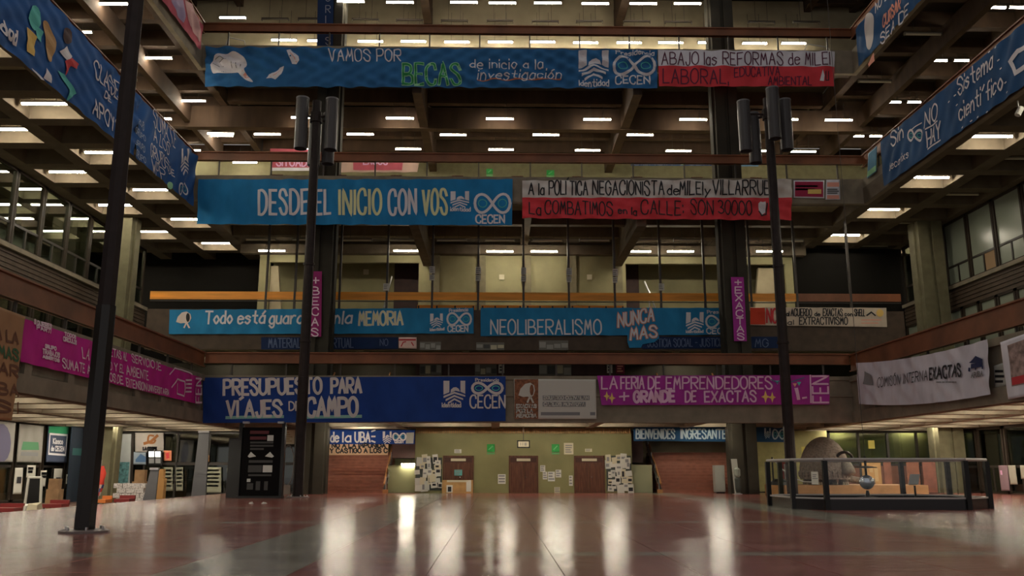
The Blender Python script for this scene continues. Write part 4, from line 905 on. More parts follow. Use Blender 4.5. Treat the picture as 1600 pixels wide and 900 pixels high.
block('case', p.x, q.x, 54.5, 54.65, q.z, p.z, BLACK, e); block('face', p.x + .07, q.x - .07, 54.48, 54.5, q.z + .07, p.z - .07, PAPER2, e); block('rod', (p.x + q.x) / 2 - .02, (p.x + q.x) / 2 + .02, 54.55, 54.6, p.z, 4.5, POSTM, e)
for k, (a, bq) in enumerate(((.25, .05), (.42, .05), (.58, .1), (.72, .05))): x = p.x + (q.x - p.x) * a; block('digit', x, x + bq * (q.x - p.x), 54.47, 54.48, q.z + .14, p.z - .14, GREYINK, e)
for lab, a, y0, b, y1, m in (('small white plate over the left brown door', 710, 702, 721, 708, WHITEP), ('small oval plate over the right brown door', 914, 701, 925, 706, PAPER2), ('turquoise sheet on the left brown door', 710, 734, 722, 743, mat('turquoise_sheet', (.10, .38, .36), .7)), ('white notice left of the middle brown door', 778, 741, 790, 756, WHITEP),
        ('uppermost white slip right of the middle brown door', 844, 727, 852, 737, WHITEP), ('narrow white slip below the uppermost one by the middle door', 848, 737, 855, 749, WHITEP), ('wide white notice with dark heading by the middle door', 856, 737, 867, 752, WHITEP), ('square white notice nearest the right exit sign column', 868, 734, 877, 746, WHITEP), ('cream slip low on the olive wall near the floor', 866, 761, 875, 770, PAPER2), ('small white slip left of the right brown door', 889, 743, 895, 759, WHITEP)):
    Yv = YG - .09 if 'on the left brown' in lab else YG - .02
    o = sheet('wall_paper_notice', lab, a, y0, b, y1, Yv, m); marks(o, a, y0, b, y1, Yv, 3)

# ================================================================== STAIRS
def stairs(label, a, b, rail_side):
    x0, x1 = wallx(a), wallx(b); Y0 = YG + .1
    e = empty('staircase', ((x0 + x1) / 2, Y0, 0), label, 'staircase')
    for k in range(13):
        block('step', x0, x1, Y0 + .3 * k, 61.2, .2 * k + .001, .2 * (k + 1) - .025, STEPM, e); block('nosing', x0, x1, Y0 + .3 * k - .03, Y0 + .3 * k + .03, .2 * (k + 1) - .025, .2 * (k + 1), mat('stair_nosing', (.33, .13, .085), .4), e)
    xr = x1 if rail_side > 0 else x0
    for dx, m, h, r in ((.12, STEEL, .95, .045), (.12, STEEL, .6, .03), (-.1, mat('wood_handrail', (.38, .17, .06), .5), .55, .06), (-.1, DARKF, .1, .07)):
        x = xr + dx * rail_side
        MB().tube([(x, Y0 - .1, h), (x, Y0 + 3.9, h + 2.6), (x, Y0 + 4.5, h + 2.7)], r, 8).build('handrail', m, e)
    for k in range(4):
        y = Y0 + .1 + 1.2 * k; MB().tube([(xr, y, .8 * k - .0 + .02), (xr, y, .8 * k + 1.0)], .025, 6).build('baluster', STEEL, e)
    MB().box(xr - .16, xr + .16, Y0 - .25, Y0 + .05, 0, .22).build('newel_block', mat('wood_handrail', ()), e)
stairs('terracotta stair flight on the left under the de la UBA banner', 480, 603, 1)
stairs('terracotta stair flight on the right under the BIENVENIDES banner', 1030, 1160, -1)
# steel bin, white cabinet and pipe things beside the right stairs
p, q = atY(1116, 727, 55.5), atY(1133, 766, 55.5)
e = empty('metal_cabinet', ((p.x + q.x) / 2, 55.6, 0), 'pale grey metal cabinet at the foot of the right stairs', 'cabinet')
MB().box(p.x, q.x, 55.4, 56.0, .08, p.z).build('body', mat('pale_grey_enamel', (.36, .37, .33), .5), e); block('door', p.x + .03, q.x - .03, 55.37, 55.4, .12, p.z - .05, mat('pale_grey_enamel', ()), e); block('plinth', p.x + .04, q.x - .04, 55.44, 55.95, 0, .08, BLACK, e); block('handle', q.x - .12, q.x - .09, 55.34, 55.37, .8, 1.0, STEEL, e)
p, q = atY(1146, 717, 53.0), atY(1156, 768, 53.0)
e = empty('info_totem', ((p.x + q.x) / 2, 53, 0), 'narrow pale totem panel leaning by the right grooved column', 'totem')
MB().add([(p.x, 53, 0), (q.x + .05, 53, 0), (q.x - .05, 53.1, p.z), (p.x - .1, 53.1, p.z), (p.x, 53.12, 0), (q.x + .05, 53.12, 0), (q.x - .05, 53.2, p.z), (p.x - .1, 53.2, p.z)], [(0, 1, 2, 3), (5, 4, 7, 6), (1, 5, 6, 2), (4, 0, 3, 7), (3, 2, 6, 7)]).build('panel', mat('pale_green_grey', (.42, .43, .38), .6), e); block('foot', p.x - .1, q.x + .1, 52.85, 53.3, 0, .04, STEEL, e)
e = empty('machine_stand', (wallx(1140) - .45, 53.1, 0), 'dark clutter of a wheeled machine between cabinet and totem', 'equipment')
x = wallx(1140) - .45; MB().lathe(x, 53.1, [(.16, .1), (.2, .3), (.2, .9), (.12, 1.0)], 12).build('body', mat('dark_machine', (.05, .06, .05), .5), e); MB().lathe(x, 53.1, [(.12, 1.0), (.2, 1.1), (.2, 1.45), (.1, 1.55)], 12).build('head', mat('pale_machine', (.30, .33, .28), .5), e)
for dx in (-.15, .15): MB().lathe(x + dx, 53.1, [(.05, 0), (.07, .05), (.05, .1)], 10).build('wheel', BLACK, e)

# ================================================================== BLACK EXHIBITION PANEL
p, q = atY(378, 668, 46), atY(437, 776, 46); X0, X1, ZT = p.x, q.x, p.z
e = empty('exhibition_panel', ((X0 + X1) / 2, 46, 0), 'tall black exhibition panel with white print left of the far lamp post', 'display panel')
MB().box(X0, X1, 46, 46.25, .12, ZT).build('panel', mat('matt_black_board', (.004, .0035, .004), .85, spec=.1), e)
for x in (X0 - .03, X1 + .03): block('upright', x - .08, x + .08, 45.95, 46.3, 0, ZT + .25, BLACK, e); 
block('side_board', X0 - .7, X0 - .1, 46.3, 46.5, 0, ZT - .55, BLACK, e); block('plinth', X0 - .1, X1 + .1, 45.85, 46.5, 0, .12, BLACK, e)
for x in (X0 + .1, X1 - .25): block('lamp_clip', x, x + .3, 45.75, 46.0, ZT + .2, ZT + .3, STEEL, e)
def on(a, y0, b, y1, m, nm='print'):
    u, v = atY(a, y0, 45.99), atY(b, y1, 45.99); block(nm, u.x, v.x, 45.98, 46.0, v.z, u.z, m, e)
DR = mat('dark_red_print', (.085, .012, .018), .6); GP = mat('dim_grey_print', (.05, .05, .05), .8); WP = mat('white_print', (.50, .50, .48), .6)
on(391, 673, 420, 678, DR, 'heading'); on(391, 682, 416, 687, DR, 'heading'); on(418, 680, 427, 689, WP, 'picture'); on(391, 690, 427, 693, GP); on(391, 695, 427, 698, GP); on(391, 700, 412, 703, GP)
for a, b, c in ((387, 392, 400), (428, 422, 414)):
    v = [atY(a, 713, 45.97), atY(b, 706, 45.97), atY(c, 713, 45.97), atY((a + b) / 2, 715, 45.97)]
    MB().add(v, [(0, 1, 2, 3)]).build('picture', WP, e)
on(389, 719, 426, 723, GP); on(388, 727, 409, 738, GP, 'picture'); on(411, 727, 425, 738, WP, 'picture'); on(388, 741, 424, 744, GP); on(386, 748, 391, 753, WP, 'picture'); on(386, 755, 395, 765, GP); on(400, 752, 406, 766, GP); on(413, 752, 418, 766, GP)
# framed board and oval ring on the wall behind
o = sheet('wall_board', 'cream framed board on the wall behind the far left lamp post', 441, 672, 460, 694, 54.5, PAPER2, 'board', .05); marks(o, 443, 674, 458, 692, 54.5, 5, mat('tan_print', (.36, .28, .16), .8), .05)
c = atY(449, 735, 54.4); b = MB(); pts = [(c.x + .38 * math.cos(k * .2618), 54.4, 1.7 + 1.2 * math.sin(k * .2618)) for k in range(25)]
e = empty('iron_hoop', (c.x, 54.4, .2), 'tall thin oval hoop leaning behind the far left lamp post', 'hoop'); MB().tube(pts, .03, 6).build('ring', mat('dull_iron', (.16, .13, .11), .5), e); MB().box(c.x - .25, c.x + .25, 54.3, 54.5, 0, .52).build('base', mat('dull_iron', ()), e)
def litter(label, px, py, n):
    c = atZ(px, py, 0); r = random.Random(n); e = empty('crumpled_paper', (c.x, c.y, 0), label, 'litter')
    for k in range(n):
        x, y = c.x + r.uniform(-.35, .35), c.y + r.uniform(-.2, .2); s = r.uniform(.08, .16)
        vs = [(x + s * math.cos(a) * r.uniform(.6, 1), y + s * math.sin(a) * r.uniform(.6, 1), .004) for a in (0, 1, 2, 3, 4, 5)] + [(x, y, s * r.uniform(.5, 1))]
        MB().add(vs, [(i, (i + 1) % 6, 6) for i in range(6)] + [(5, 4, 3, 2, 1, 0)]).build('scrap', WHITEP, e)
litter('crumpled white paper on the floor before the black panel', 402, 787, 4)

# ================================================================== PENDULUM ENCLOSURE
PC = (14.5, 34.5)
V = [(11.95, 32.0), (17.1, 32.0), (18.5, 33.1), (18.5, 36.0), (17.1, 37.1), (11.95, 37.1), (11.1, 36.0), (11.1, 33.1)]
e = empty('pendulum_enclosure', (PC[0], PC[1], 0), 'low dark glazed pit with grey handrail on black posts round the pendulum', 'enclosure')
ZR = 1.79
for i, (x, y) in enumerate(V):
    x2, y2 = V[(i + 1) % 8]; d = Vector((x2 - x, y2 - y)); n = Vector((d.y, -d.x)).normalized()
    b = MB(); b.add([(x + sx, y + sy, z) for z, k in ((0, 1), (ZR - .05, 1)) for sx, sy in ((-.085, -.085), (.085, -.085), (.085, .085), (-.085, .085))], [(0, 3, 2, 1), (4, 5, 6, 7), (0, 1, 5, 4), (1, 2, 6, 5), (2, 3, 7, 6), (3, 0, 4, 7)])
    b.build('post', BLACK, e)
    MB().tube([(x, y, ZR), (x2, y2, ZR)], .055, 10).build('handrail', mat('satin_grey_rail', (.50, .47, .45), .4), e)
    a1, a2 = Vector((x, y)) - n * 0, Vector((x2, y2)) - n * 0; t = -n * .05
    def panel(nm, z0, z1, m, th):
        u = n * th
        MB().add([(a1.x, a1.y, z0), (a2.x, a2.y, z0), (a2.x, a2.y, z1), (a1.x, a1.y, z1), (a1.x - u.x, a1.y - u.y, z0), (a2.x - u.x, a2.y - u.y, z0), (a2.x - u.x, a2.y - u.y, z1), (a1.x - u.x, a1.y - u.y, z1)], [(0, 1, 2, 3), (5, 4, 7, 6), (3, 2, 6, 7), (1, 5, 6, 2), (4, 0, 3, 7)]).build(nm, m, e)
    panel('curb', 0, .38, mat('dark_glossy_curb', (.022, .022, .024), .15), .08); panel('curb_cap', .38, .44, mat('satin_grey_rail', ()), .12)
    a1, a2 = a1 - n * .12, a2 - n * .12; panel('glass_panel', .46, ZR - .06, CLEAR, .012)
MB().add([(x, y, .06) for x, y in V], [tuple(range(8))]).build('pit_floor', mat('dark_pit', (.04, .035, .03), .5), e)
e = empty('pendulum', (PC[0], PC[1], .3), 'polished steel pendulum ball hanging on a thin wire over its stand', 'pendulum')
prof = [(.28 * math.sin(math.pi * k / 12) + .0005, .95 - .28 * math.cos(math.pi * k / 12)) for k in range(13)]
MB().lathe(PC[0], PC[1], prof, 24).build('ball', mat('polished_steel', (.72, .78, .88), .22, metal=.75), e, smooth=True)
MB().lathe(PC[0], PC[1], [(.012, 1.2), (.012, 36.5)], 6).build('wire', POSTM, e)
MB().lathe(PC[0], PC[1], [(.03, 1.48), (.42, 1.5), (.42, 1.53), (.03, 1.58)], 20).build('upper_disc', BLACK, e); MB().lathe(PC[0], PC[1], [(.03, 1.2), (.05, 1.22), (.05, 1.9), (.03, 1.95)], 8).build('clamp', BLACK, e)
MB().lathe(PC[0], PC[1], [(.46, .07), (.46, .36), (.1, .42), (.05, .64)], 20).build('stand', BLACK, e)
p = atY(1429, 752, 36); e = empty('tilted_plaque', (p.x, 36, .06), 'small tilted grey plaque on a stem right of the pendulum ball', 'plaque'); MB().box(p.x - .03, p.x + .03, 36, 36.06, .06, .8).build('stem', BLACK, e)
MB().add([(p.x - .3, 35.9, .85), (p.x + .1, 35.9, .85), (p.x + .3, 36.1, 1.25), (p.x - .1, 36.1, 1.25), (p.x - .3, 35.95, .82), (p.x + .1, 35.95, .82), (p.x + .3, 36.15, 1.22), (p.x - .1, 36.15, 1.22)], [(0, 1, 2, 3), (5, 4, 7, 6), (0, 4, 5, 1), (2, 6, 7, 3), (1, 5, 6, 2), (0, 3, 7, 4)]).build('plate', mat('grey_plate', (.34, .34, .33), .5), e)

# ================================================================== GLYPTODONT ON ITS PLINTH
block('exhibit_plinth', 16.4, 24.6, 50.2, 53.95, 0, .58, mat('orange_plywood', (.46, .24, .10), .6, noise=.15), None, label='long low orange plywood plinth under the shelled animal', cat='plinth')
e = empty('shelled_animal_model', (19.5, 52, .58), 'grey-brown domed shelled animal model with legs on the plywood plinth', 'animal model')
SHM = mat('grey_brown_carapace', (.20, .155, .125), .8, noise=.35, scale=9, bump=.8)
b = MB(); nu, nv = 36, 16; ax, ay, az = 1.35, 1.75, 2.05; cz = 1.28
for j in range(nv + 1):
    th = (math.pi * .56) * j / nv
    for i in range(nu):
        a = 2 * math.pi * i / nu; k = 1 + .012 * ((i + j) % 2)
        b.v.append((19.4 + ax * math.sin(th) * math.cos(a) * k, 52 + ay * math.sin(th) * math.sin(a) * k, cz + az * math.cos(th) * k))
b.f = [(j * nu + i, (j + 1) * nu + i, (j + 1) * nu + (i + 1) % nu, j * nu + (i + 1) % nu) for j in range(nv) for i in range(nu)]; b.mi = [0] * len(b.f)
b.build('carapace', SHM, e, smooth=True)
b = MB()
for i in range(30):
    a = 2 * math.pi * i / 30; x, y = 19.4 + ax * 1.0 * math.cos(a), 52 + ay * 1.0 * math.sin(a); b.lathe(x, y, [(.02, .98), (.09, 1.1), (.1, 1.28), (.02, 1.4)], 6)
b.build('fringe_scutes', SHM, e)
prof = [(20.05 + .48 * math.cos(math.pi * k / 10), 50.55 - .12 * math.sin(math.pi * k / 10), 1.95 + .48 * math.sin(math.pi * k / 10)) for k in range(11)]
MB().tube(prof, .085, 8).build('neck_rim', BLACK, e)
MB().tube([(20.05, 51.2, 1.9), (20.08, 50.6, 1.75), (20.12, 50.25, 1.45), (20.14, 50.15, 1.2)], .34, 12).build('head', mat('skull_grey', (.24, .20, .16), .8, noise=.3, scale=7), e, smooth=True)
for sx, sy in ((-.75, -.8), (.75, -.85), (-.75, .8), (.75, .8)):
    x, y = 19.4 + sx, 52 + sy; l = MB().lathe(x, y, [(.3, .58), (.27, .8), (.24, 1.0), (.34, 1.4)], 12).build('leg', SHM, e, smooth=True)
    for k in (-1, 0, 1): MB().lathe(x + k * .12, y - .28, [(.07, .585), (.06, .7), (.02, .76)], 8).build('claw', mat('pale_claw', (.36, .30, .22), .6), l)
MB().tube([(20.4, 53, 1.3), (21.1, 53, .95), (21.9, 52.8, .78), (22.6, 52.6, .74)], .2, 10).build('tail', SHM, e, smooth=True)
o = sheet('info_label', 'white info card standing in front of the shelled animal', 1267, 737, 1279, 757, 50.15, WHITEP, 'card', .03); marks(o, 1268, 740, 1278, 750, 50.15, 3); 
p, q = atY(1346, 723, 53.8), atY(1378, 757, 53.8); e = empty('wooden_cut_panel', ((p.x + q.x) / 2, 53.8, .58), 'yellow plywood board with torn papers behind the pendulum', 'board'); MB().box(p.x, q.x, 53.75, 53.82, .58, p.z).build('panel', PLYW, e)
for a, y0, b2, y1 in ((1350, 728, 1356, 742), (1358, 730, 1364, 738), (1366, 732, 1373, 752)): u, v = atY(a, y0, 53.74), atY(b2, y1, 53.74); block('torn_paper', u.x, v.x, 53.73, 53.75, v.z, u.z, mat('tan_torn_paper', (.52, .36, .18), .8), e)
for lab, a, b2, m in (('rust-brown screen board left of the pendulum ball', 1380, 1396, (.23, .085, .05)), ('rust-brown screen board behind the tilted plaque', 1416, 1440, (.24, .09, .05)), ('wide rust-red screen board behind the right railing posts', 1441, 1466, (.22, .075, .045))):
    u, v = atY(a, 722, 55), atY(b2, 772, 55); e = empty('screen_board', ((u.x + v.x) / 2, 55, 0), lab, 'screen'); MB().box(u.x, v.x, 55, 55.06, .05, u.z).build('panel', mat('screen_' + lab[:9].replace(' ', '_') + str(a), m, .6, noise=.2), e); block('foot', u.x - .05, v.x + .05, 54.9, 55.2, 0, .05, DARKF, e)
e = empty('rope_barrier', (16.2, 50.6, .58), 'thin pale rope drooping from a black stand left of the right lamp post', 'rope'); MB().tube([(15.9, 50.6, 2.1), (16.3, 50.6, 1.6), (16.9, 50.6, 1.05), (17.6, 50.6, .78), (18.1, 50.6, .75)], .035, 6).build('rope', WHITEP, e); MB().tube([(15.9, 50.6, .58), (15.9, 50.6, 2.15)], .05, 6).build('stand', BLACK, e); MB().lathe(16.3, 50.8, [(.55, .58), (.5, .75), (.3, .92), (.1, .95)], 12).build('weight_bag', BLACK, e)
u, v = atY(1221, 722, 55), atY(1232, 752, 55); e = empty('hose_cabinet', ((u.x + v.x) / 2, 55, v.z), 'red framed fire cabinet behind the right lamp post', 'cabinet'); MB().box(u.x, v.x, 54.9, 55.1, v.z, u.z).build('body', mat('fire_red', (.42, .05, .03), .5), e); block('window', u.x + .1, v.x - .06, 54.88, 54.9, v.z + .12, u.z - .12, WHITEP, e)
wl('wall_far_right_ground', 17.5, 31, 60, 0, 4.06, mat('mustard_wall', (.26, .23, .09), .7, noise=.15))

# ================================================================== LEFT GROUND FLOOR: STANDS, POSTERS, FURNITURE
def side_sheet(name, label, X, corners, m, cat='poster', t=.05):
    B = Banner(name, label, cat, 'X', X, corners, m, 0, seed=1, thick=t); return B
PX = XWL + .35
B = side_sheet('shop_sign', 'white sign with large purple disc at the far left edge', PX, [(-30, 655), (24, 661), (19, 722), (-30, 722)], cloth('dull_white_board', (.27, .255, .235))); B.ell(2, 692, 14, 30, mat('dusk_purple', (.10, .09, .16), .7), .04); B.rows(-6, 12, (685, 700), WHT, .2, 3)
B = side_sheet('shop_sign', 'white sign with green band left of the near lamp post', PX, [(31, 662), (68, 666), (64, 723), (26, 722)], cloth('dull_white_board', (.27, .255, .235))); B.poly([(35, 690), (59, 691), (60, 703), (32, 703)], mat('sign_green', (.08, .24, .12), .7), .04); B.poly([(32, 706), (59, 707), (58, 713), (31, 712)], GREYINK, .04); B.rows(38, 57, (675, 681), SALM, .12, 2)
B = side_sheet('shop_sign', 'green and slate sign reading Kiosco de CECEN', PX, [(76, 666), (108, 667), (104, 723), (72, 722)], cloth('slate_board', (.06, .08, .14))); B.poly([(76, 666), (108, 667), (107, 678), (75, 677)], mat('bright_sign_green', (.04, .34, .16), .7), .04)
B.line([(77, 678), (104, 680), (101, 711), (75, 709), (77, 678)], WHT, .12, .045); B.text('Kiosco', (82, 693), (97, 695), 8, WHT, .08, eps=.045); B.text('de CECEN', (79, 704), (99, 705), 7, WHT, .07, eps=.045)
B = side_sheet('roll_up_banner', 'dark navy roll-up banner with pale lines beside the near lamp post', PX + .5, [(112, 666), (131, 668), (121, 792), (103, 790)], cloth('night_blue_sheet', (.012, .022, .04)), 'banner'); B.rows(115, 128, (678, 688, 697, 704, 718, 724), WHT, .18, 4); B.rows(112, 124, (740, 752, 764), DIMB, .2, 5); B.poly([(113, 700), (129, 701), (128, 712), (112, 711)], mat('deep_teal_print', (.02, .09, .09), .7), .03)
for lab, cs in (('white paper with dark photo on the left shop front below the green band sign', [(24, 731), (36, 731), (33, 772), (20, 772)]), ('white paper with dark heading next to the white easel', [(43, 727), (56, 727), (55, 746), (41, 746)]), ('white paper on the shop front below the Kiosco sign', [(85, 732), (98, 732), (95, 768), (83, 768)]), ('grey slip on the shop front behind the white easel', [(64, 735), (73, 735), (70, 760), (62, 760)]), ('small white tag beside the dark roll-up banner', [(104, 741), (109, 741), (107, 756), (103, 756)])):
    B = side_sheet('wall_paper_notice', lab, PX - .1, cs, WHITEP, 'notice', .02); a = cs[0][0]; y = cs[0][1]; B.poly([(a + 2, y + 14), (a + 9, y + 14), (a + 8, y + 24), (a + 1, y + 24)], INK, .03) if cs[3][1] - y > 30 else B.rows(a + 1, a + 8, (y + 5, y + 10), INK, .15, 2)
# white easel with black board
def wpt(px, py, Y): return atY(px, py, Y)
YE = 40.0
a = [wpt(*q, YE) for q in ((45, 746), (65, 746), (63, 790), (39, 790))]
e = empty('easel_board', (a[3].x, YE, -.5), 'white framed black easel board by the red seats', 'easel')
b = MB()
for i in range(4):
    if i != 2: b.tube([a[i], a[(i + 1) % 4]], .06, 6)
b.tube([a[0], (a[3].x, YE + .6, -.5)], .04, 6); b.tube([a[3], (a[3].x, YE, -.5)], .06, 6); b.tube([a[2], (a[2].x, YE, -.5)], .06, 6); b.build('frame', WHITEP, e); MB().add([tuple(q + Vector((0, .02, 0))) for q in a], [(3, 2, 1, 0)]).build('board', BLACK, e)
def bench(label, px0, px1, py, Y, m, h=.45):
    u, v = wpt(px0, py, Y), wpt(px1, py, Y); e = empty('lounge_seat', ((u.x + v.x) / 2, Y, -.5), label, 'seat'); zt = u.z
    MB().box(u.x, v.x, Y, Y + .8, zt - .22, zt - .05).build('cushion', m, e); MB().box(u.x, v.x, Y + .72, Y + .85, zt - .1, zt + .12).build('backrest', m, e)
    for x in (u.x + .08, v.x - .08):
        for y in (Y + .08, Y + .7): block('leg', x - .04, x + .04, y - .04, y + .04, -.5, zt - .22, BLACK, e)
REDV = mat('red_vinyl', (.20, .02, .02), .5)
bench('red vinyl seat at the far left edge of the hall', -15, 22, 792, 38.0, REDV); bench('red vinyl seat between easel and near lamp post', 66, 96, 786, 42.5, REDV); bench('orange seat just right of the near lamp post', 150, 165, 779, 46, mat('orange_vinyl', (.55, .16, .03), .5)); bench('red vinyl seat before the stack of paper blocks', 178, 202, 778, 48, REDV)
for lab, x0, x1, py, m in (('crumpled white bag on the red seats below the easel', 30, 46, 789, WHITEP), ('cream carton lying beside the white bag', 46, 64, 787, PAPER2)):
    u, v = wpt(x0, py, 39), wpt(x1, py, 39); e = empty('paper_bag', ((u.x + v.x) / 2, 39, -.5), lab, 'bag'); cx = (u.x + v.x) / 2; w = (v.x - u.x) / 2
    MB().add([(cx - w, 38.7, -.5), (cx + w, 38.7, -.5), (cx + w, 39.3, -.5), (cx - w, 39.3, -.5), (cx - w * .8, 38.8, u.z), (cx + w * .9, 38.75, u.z - .05), (cx + w * .7, 39.2, u.z + .06), (cx - w * .9, 39.25, u.z - .02)], [(3, 2, 1, 0), (4, 5, 6, 7), (0, 1, 5, 4), (1, 2, 6, 5), (2, 3, 7, 6), (3, 0, 4, 7)]).build('body', m, e)
# cardboard figure on the chair by the shop window
u, v = wpt(74, 748, 44), wpt(90, 785, 44); e = empty('cardboard_box', ((u.x + v.x) / 2, 44, -.5), 'brown cardboard boxes stacked before the Kiosco shop front', 'box'); CB = mat('kraft_card', (.24, .14, .07), .8, noise=.2); MB().box(u.x, v.x, 44, 44.5, -.5, .5).build('lower_box', CB, e); MB().box(u.x + .05, v.x - .1, 44.05, 44.45, .5, u.z).build('upper_box', CB, e)
# flag
e0 = wpt(156, 776, 47); e = empty('standing_flag', (e0.x, 47, -.5), 'rolled red, white and blue flag standing right of the near lamp post', 'flag'); u = wpt(158, 728, 47)
MB().tube([(u.x, 47, -.5), (u.x, 47, u.z + .3)], .03, 6).build('staff', STEEL, e)
b = MB(); n = 10
for j in range(9):
    z = u.z - (u.z - .1) * j / 8; r = .14 + .12 * math.sin(j * .5) + .03 * j / 8
    for i in range(n): an = 2 * math.pi * i / n; rr = r * (1 + .25 * math.sin(3 * an + j)); b.v.append((u.x + rr * math.cos(an), 47 + rr * .6 * math.sin(an), z))
for j in range(8):
    for i in range(n): b.f.append((j * n + i, j * n + (i + 1) % n, (j + 1) * n + (i + 1) % n, (j + 1) * n + i)); b.mi.append(0 if j < 3 or (i + j) % 3 == 0 else (1 if (i + j) % 3 == 1 else 2) if j > 4 else 0)
b.build('flag_cloth', [mat('flag_red', (.62, .05, .03), .7), WHITEP, mat('flag_blue', (.02, .04, .22), .7)], e, smooth=True)
# grey slanted totems
for lab, a, y0, b2, y1, Y in (('tall grey slanted totem before the far left windows', 298, 676, 320, 781, 56), ('short grey slanted totem by the stack of paper blocks', 222, 734, 240, 786, 52)):
    p0, p1, p2 = atY(a + 12, y0, Y), atY(b2, y0, Y), atY(a, y1, Y); w = p1.x - p0.x + .25
    e = empty('grey_totem', (p2.x + w / 2, Y, -.5), lab, 'totem'); z0, z1 = max(p2.z, -.5), p0.z
    MB().add([(p2.x, Y, z0), (p2.x + w + .25, Y, z0), (p0.x + w, Y + .1, z1), (p0.x, Y + .1, z1), (p2.x, Y + .15, z0), (p2.x + w + .25, Y + .15, z0), (p0.x + w, Y + .2, z1), (p0.x, Y + .2, z1)], [(0, 1, 2, 3), (5, 4, 7, 6), (1, 5, 6, 2), (4, 0, 3, 7), (3, 2, 6, 7)]).build('panel', mat('slate_grey_panel', (.075, .075, .085), .5), e)
    block('base_plate', p2.x - .1, p2.x + w + .35, Y - .15, Y + .4, -.5, z0 + .04, mat('lilac_grey', (.34, .33, .36), .5), e); block('cap', p0.x - .02, p0.x + w + .02, Y, Y + .25, z1, z1 + .12, mat('lilac_grey', ()), e)
# blocks of wrapped paper stacked like a wall
e0 = atY(183, 755, 54); e1 = atY(222, 788, 54); r = random.Random(4)
e = empty('paper_block_counter', ((e0.x + e1.x) / 2, 54, -.5), 'counter stacked of white mottled blocks right of the near lamp post', 'counter')
nz = 4; hz = (e0.z + .5) / nz
for j in range(nz):
    x = e0.x - (.2 if j % 2 else 0)
    while x < e1.x:
        block('paper_block', x + .01, min(x + .52, e1.x + .1), 54, 54.5, -.5 + hz * j + .01, -.5 + hz * (j + 1) - .01, mat('mottled_paper', (.42, .39, .38), .8, noise=.55, scale=12), e); x += .54
# posters and signs on the far left glazing
def far_sheet(name, label, a, y0, b2, y1, m, Y=61.8, cat='poster'):
    return Banner(name, label, cat, 'Y', Y, [(a, y0), (b2, y0), (b2, y1), (a, y1)], m, 0, thick=.04)
B = far_sheet('poster', 'tall pale poster with teal crowd picture in a dark frame', 180, 678, 206, 766, cloth('pale_grey_print', (.40, .42, .42))); B.poly([(180, 722), (203, 722), (200, 754), (180, 756)], mat('teal_crowd_print', (.10, .24, .26), .7, noise=.6, scale=5), .04); B.line([(178, 672), (208, 672), (205, 767), (176, 767), (178, 672)], DARKF, .2, .03)
B = far_sheet('shop_sign', 'white sign with orange and black swirl emblem', 211, 676, 256, 707, cloth('warm_white_sign', (.36, .325, .30))); B.line([(226, 693), (236, 690), (246, 681)], mat('rust_emblem', (.25, .09, .02), .7), .2); B.line([(240, 681), (233, 681), (232, 691), (240, 692), (243, 688)], mat('rust_emblem', ()), .13, .03, smooth=True); B.text('LA COOPE', (224, 703), (245, 703), 4, INK, .1)
B = far_sheet('poster', 'blue and white mountain poster under the swirl sign', 207, 706, 228, 726, cloth('mountain_print', (.30, .36, .42))); B.poly([(212, 718), (220, 709), (228, 714), (228, 722), (212, 722)], mat('mountain_blue', (.08, .16, .30), .7), .03)
B = far_sheet('lit_screen', 'dark panel with two bright white squares under the swirl sign', 230, 704, 254, 729, BLACK, Y=61.6, cat='screen')
for a in (233, 243): B.poly([(a, 705.5), (a + 8, 705.5), (a + 8, 714), (a, 714)], mat('lit_square', (1, .97, .9), .5, emit=1.6), .04, 'lit_square'); B.poly([(a, 716), (a + 8, 716), (a + 8, 724), (a, 724)], GREYINK, .04, 'dim_square')
B = far_sheet('poster', 'orange poster with red figure on the far left glazing', 256, 704, 268, 720, cloth('orange_print', (.62, .22, .12))); B.poly([(259, 708), (264, 707), (265, 716), (260, 717)], REDP, .03)
B = far_sheet('poster', 'small orange notice in the window right of the tall grey totem', 318, 711, 327, 722, cloth('rust_notice', (.30, .14, .06)))
for lab, a, y0, b2, y1 in (('pale sheet in the left lower pane near the tall totem', 256, 730, 270, 767), ('pale sheet in the right lower pane near the tall totem', 275, 730, 286, 767), ('cream sheets in the low window right of the tall totem', 320, 730, 346, 770), ('white door leaf beyond the black panel', 355, 731, 367, 768)):
    B = far_sheet('window_sheet', lab, a, y0, b2, y1, cloth('window_sheet_paper', (.24, .24, .18)), cat='sheet'); B.rows(a + 2, b2 - 2, [y0 + 6 * k + 5 for k in range(5)], mat('faint_grey_print', (.26, .26, .21), .8), .12, int(a))
u, v = atY(208, 734, 58), atY(224, 775, 58); e = empty('cardboard_box', ((u.x + v.x) / 2, 58, -.5), 'brown carton stack behind the short grey totem', 'box'); MB().box(u.x, v.x, 58, 58.5, -.5, .7).build('lower_box', CB, e); MB().box(u.x + .1, v.x - .05, 58.05, 58.45, .7, u.z).build('upper_box', CB, e)
u, v = atY(241, 733, 58), atY(255, 766, 58); e = empty('cardboard_box', ((u.x + v.x) / 2, 58, -.5), 'orange-brown carton pile right of the short grey totem', 'box'); MB().box(u.x, v.x, 58, 58.5, -.5, .9).build('lower_box', mat('warm_card', (.34, .18, .06), .8), e); MB().box(u.x + .05, v.x - .1, 58.05, 58.45, .9, u.z).build('upper_box', mat('warm_card', ()), e)

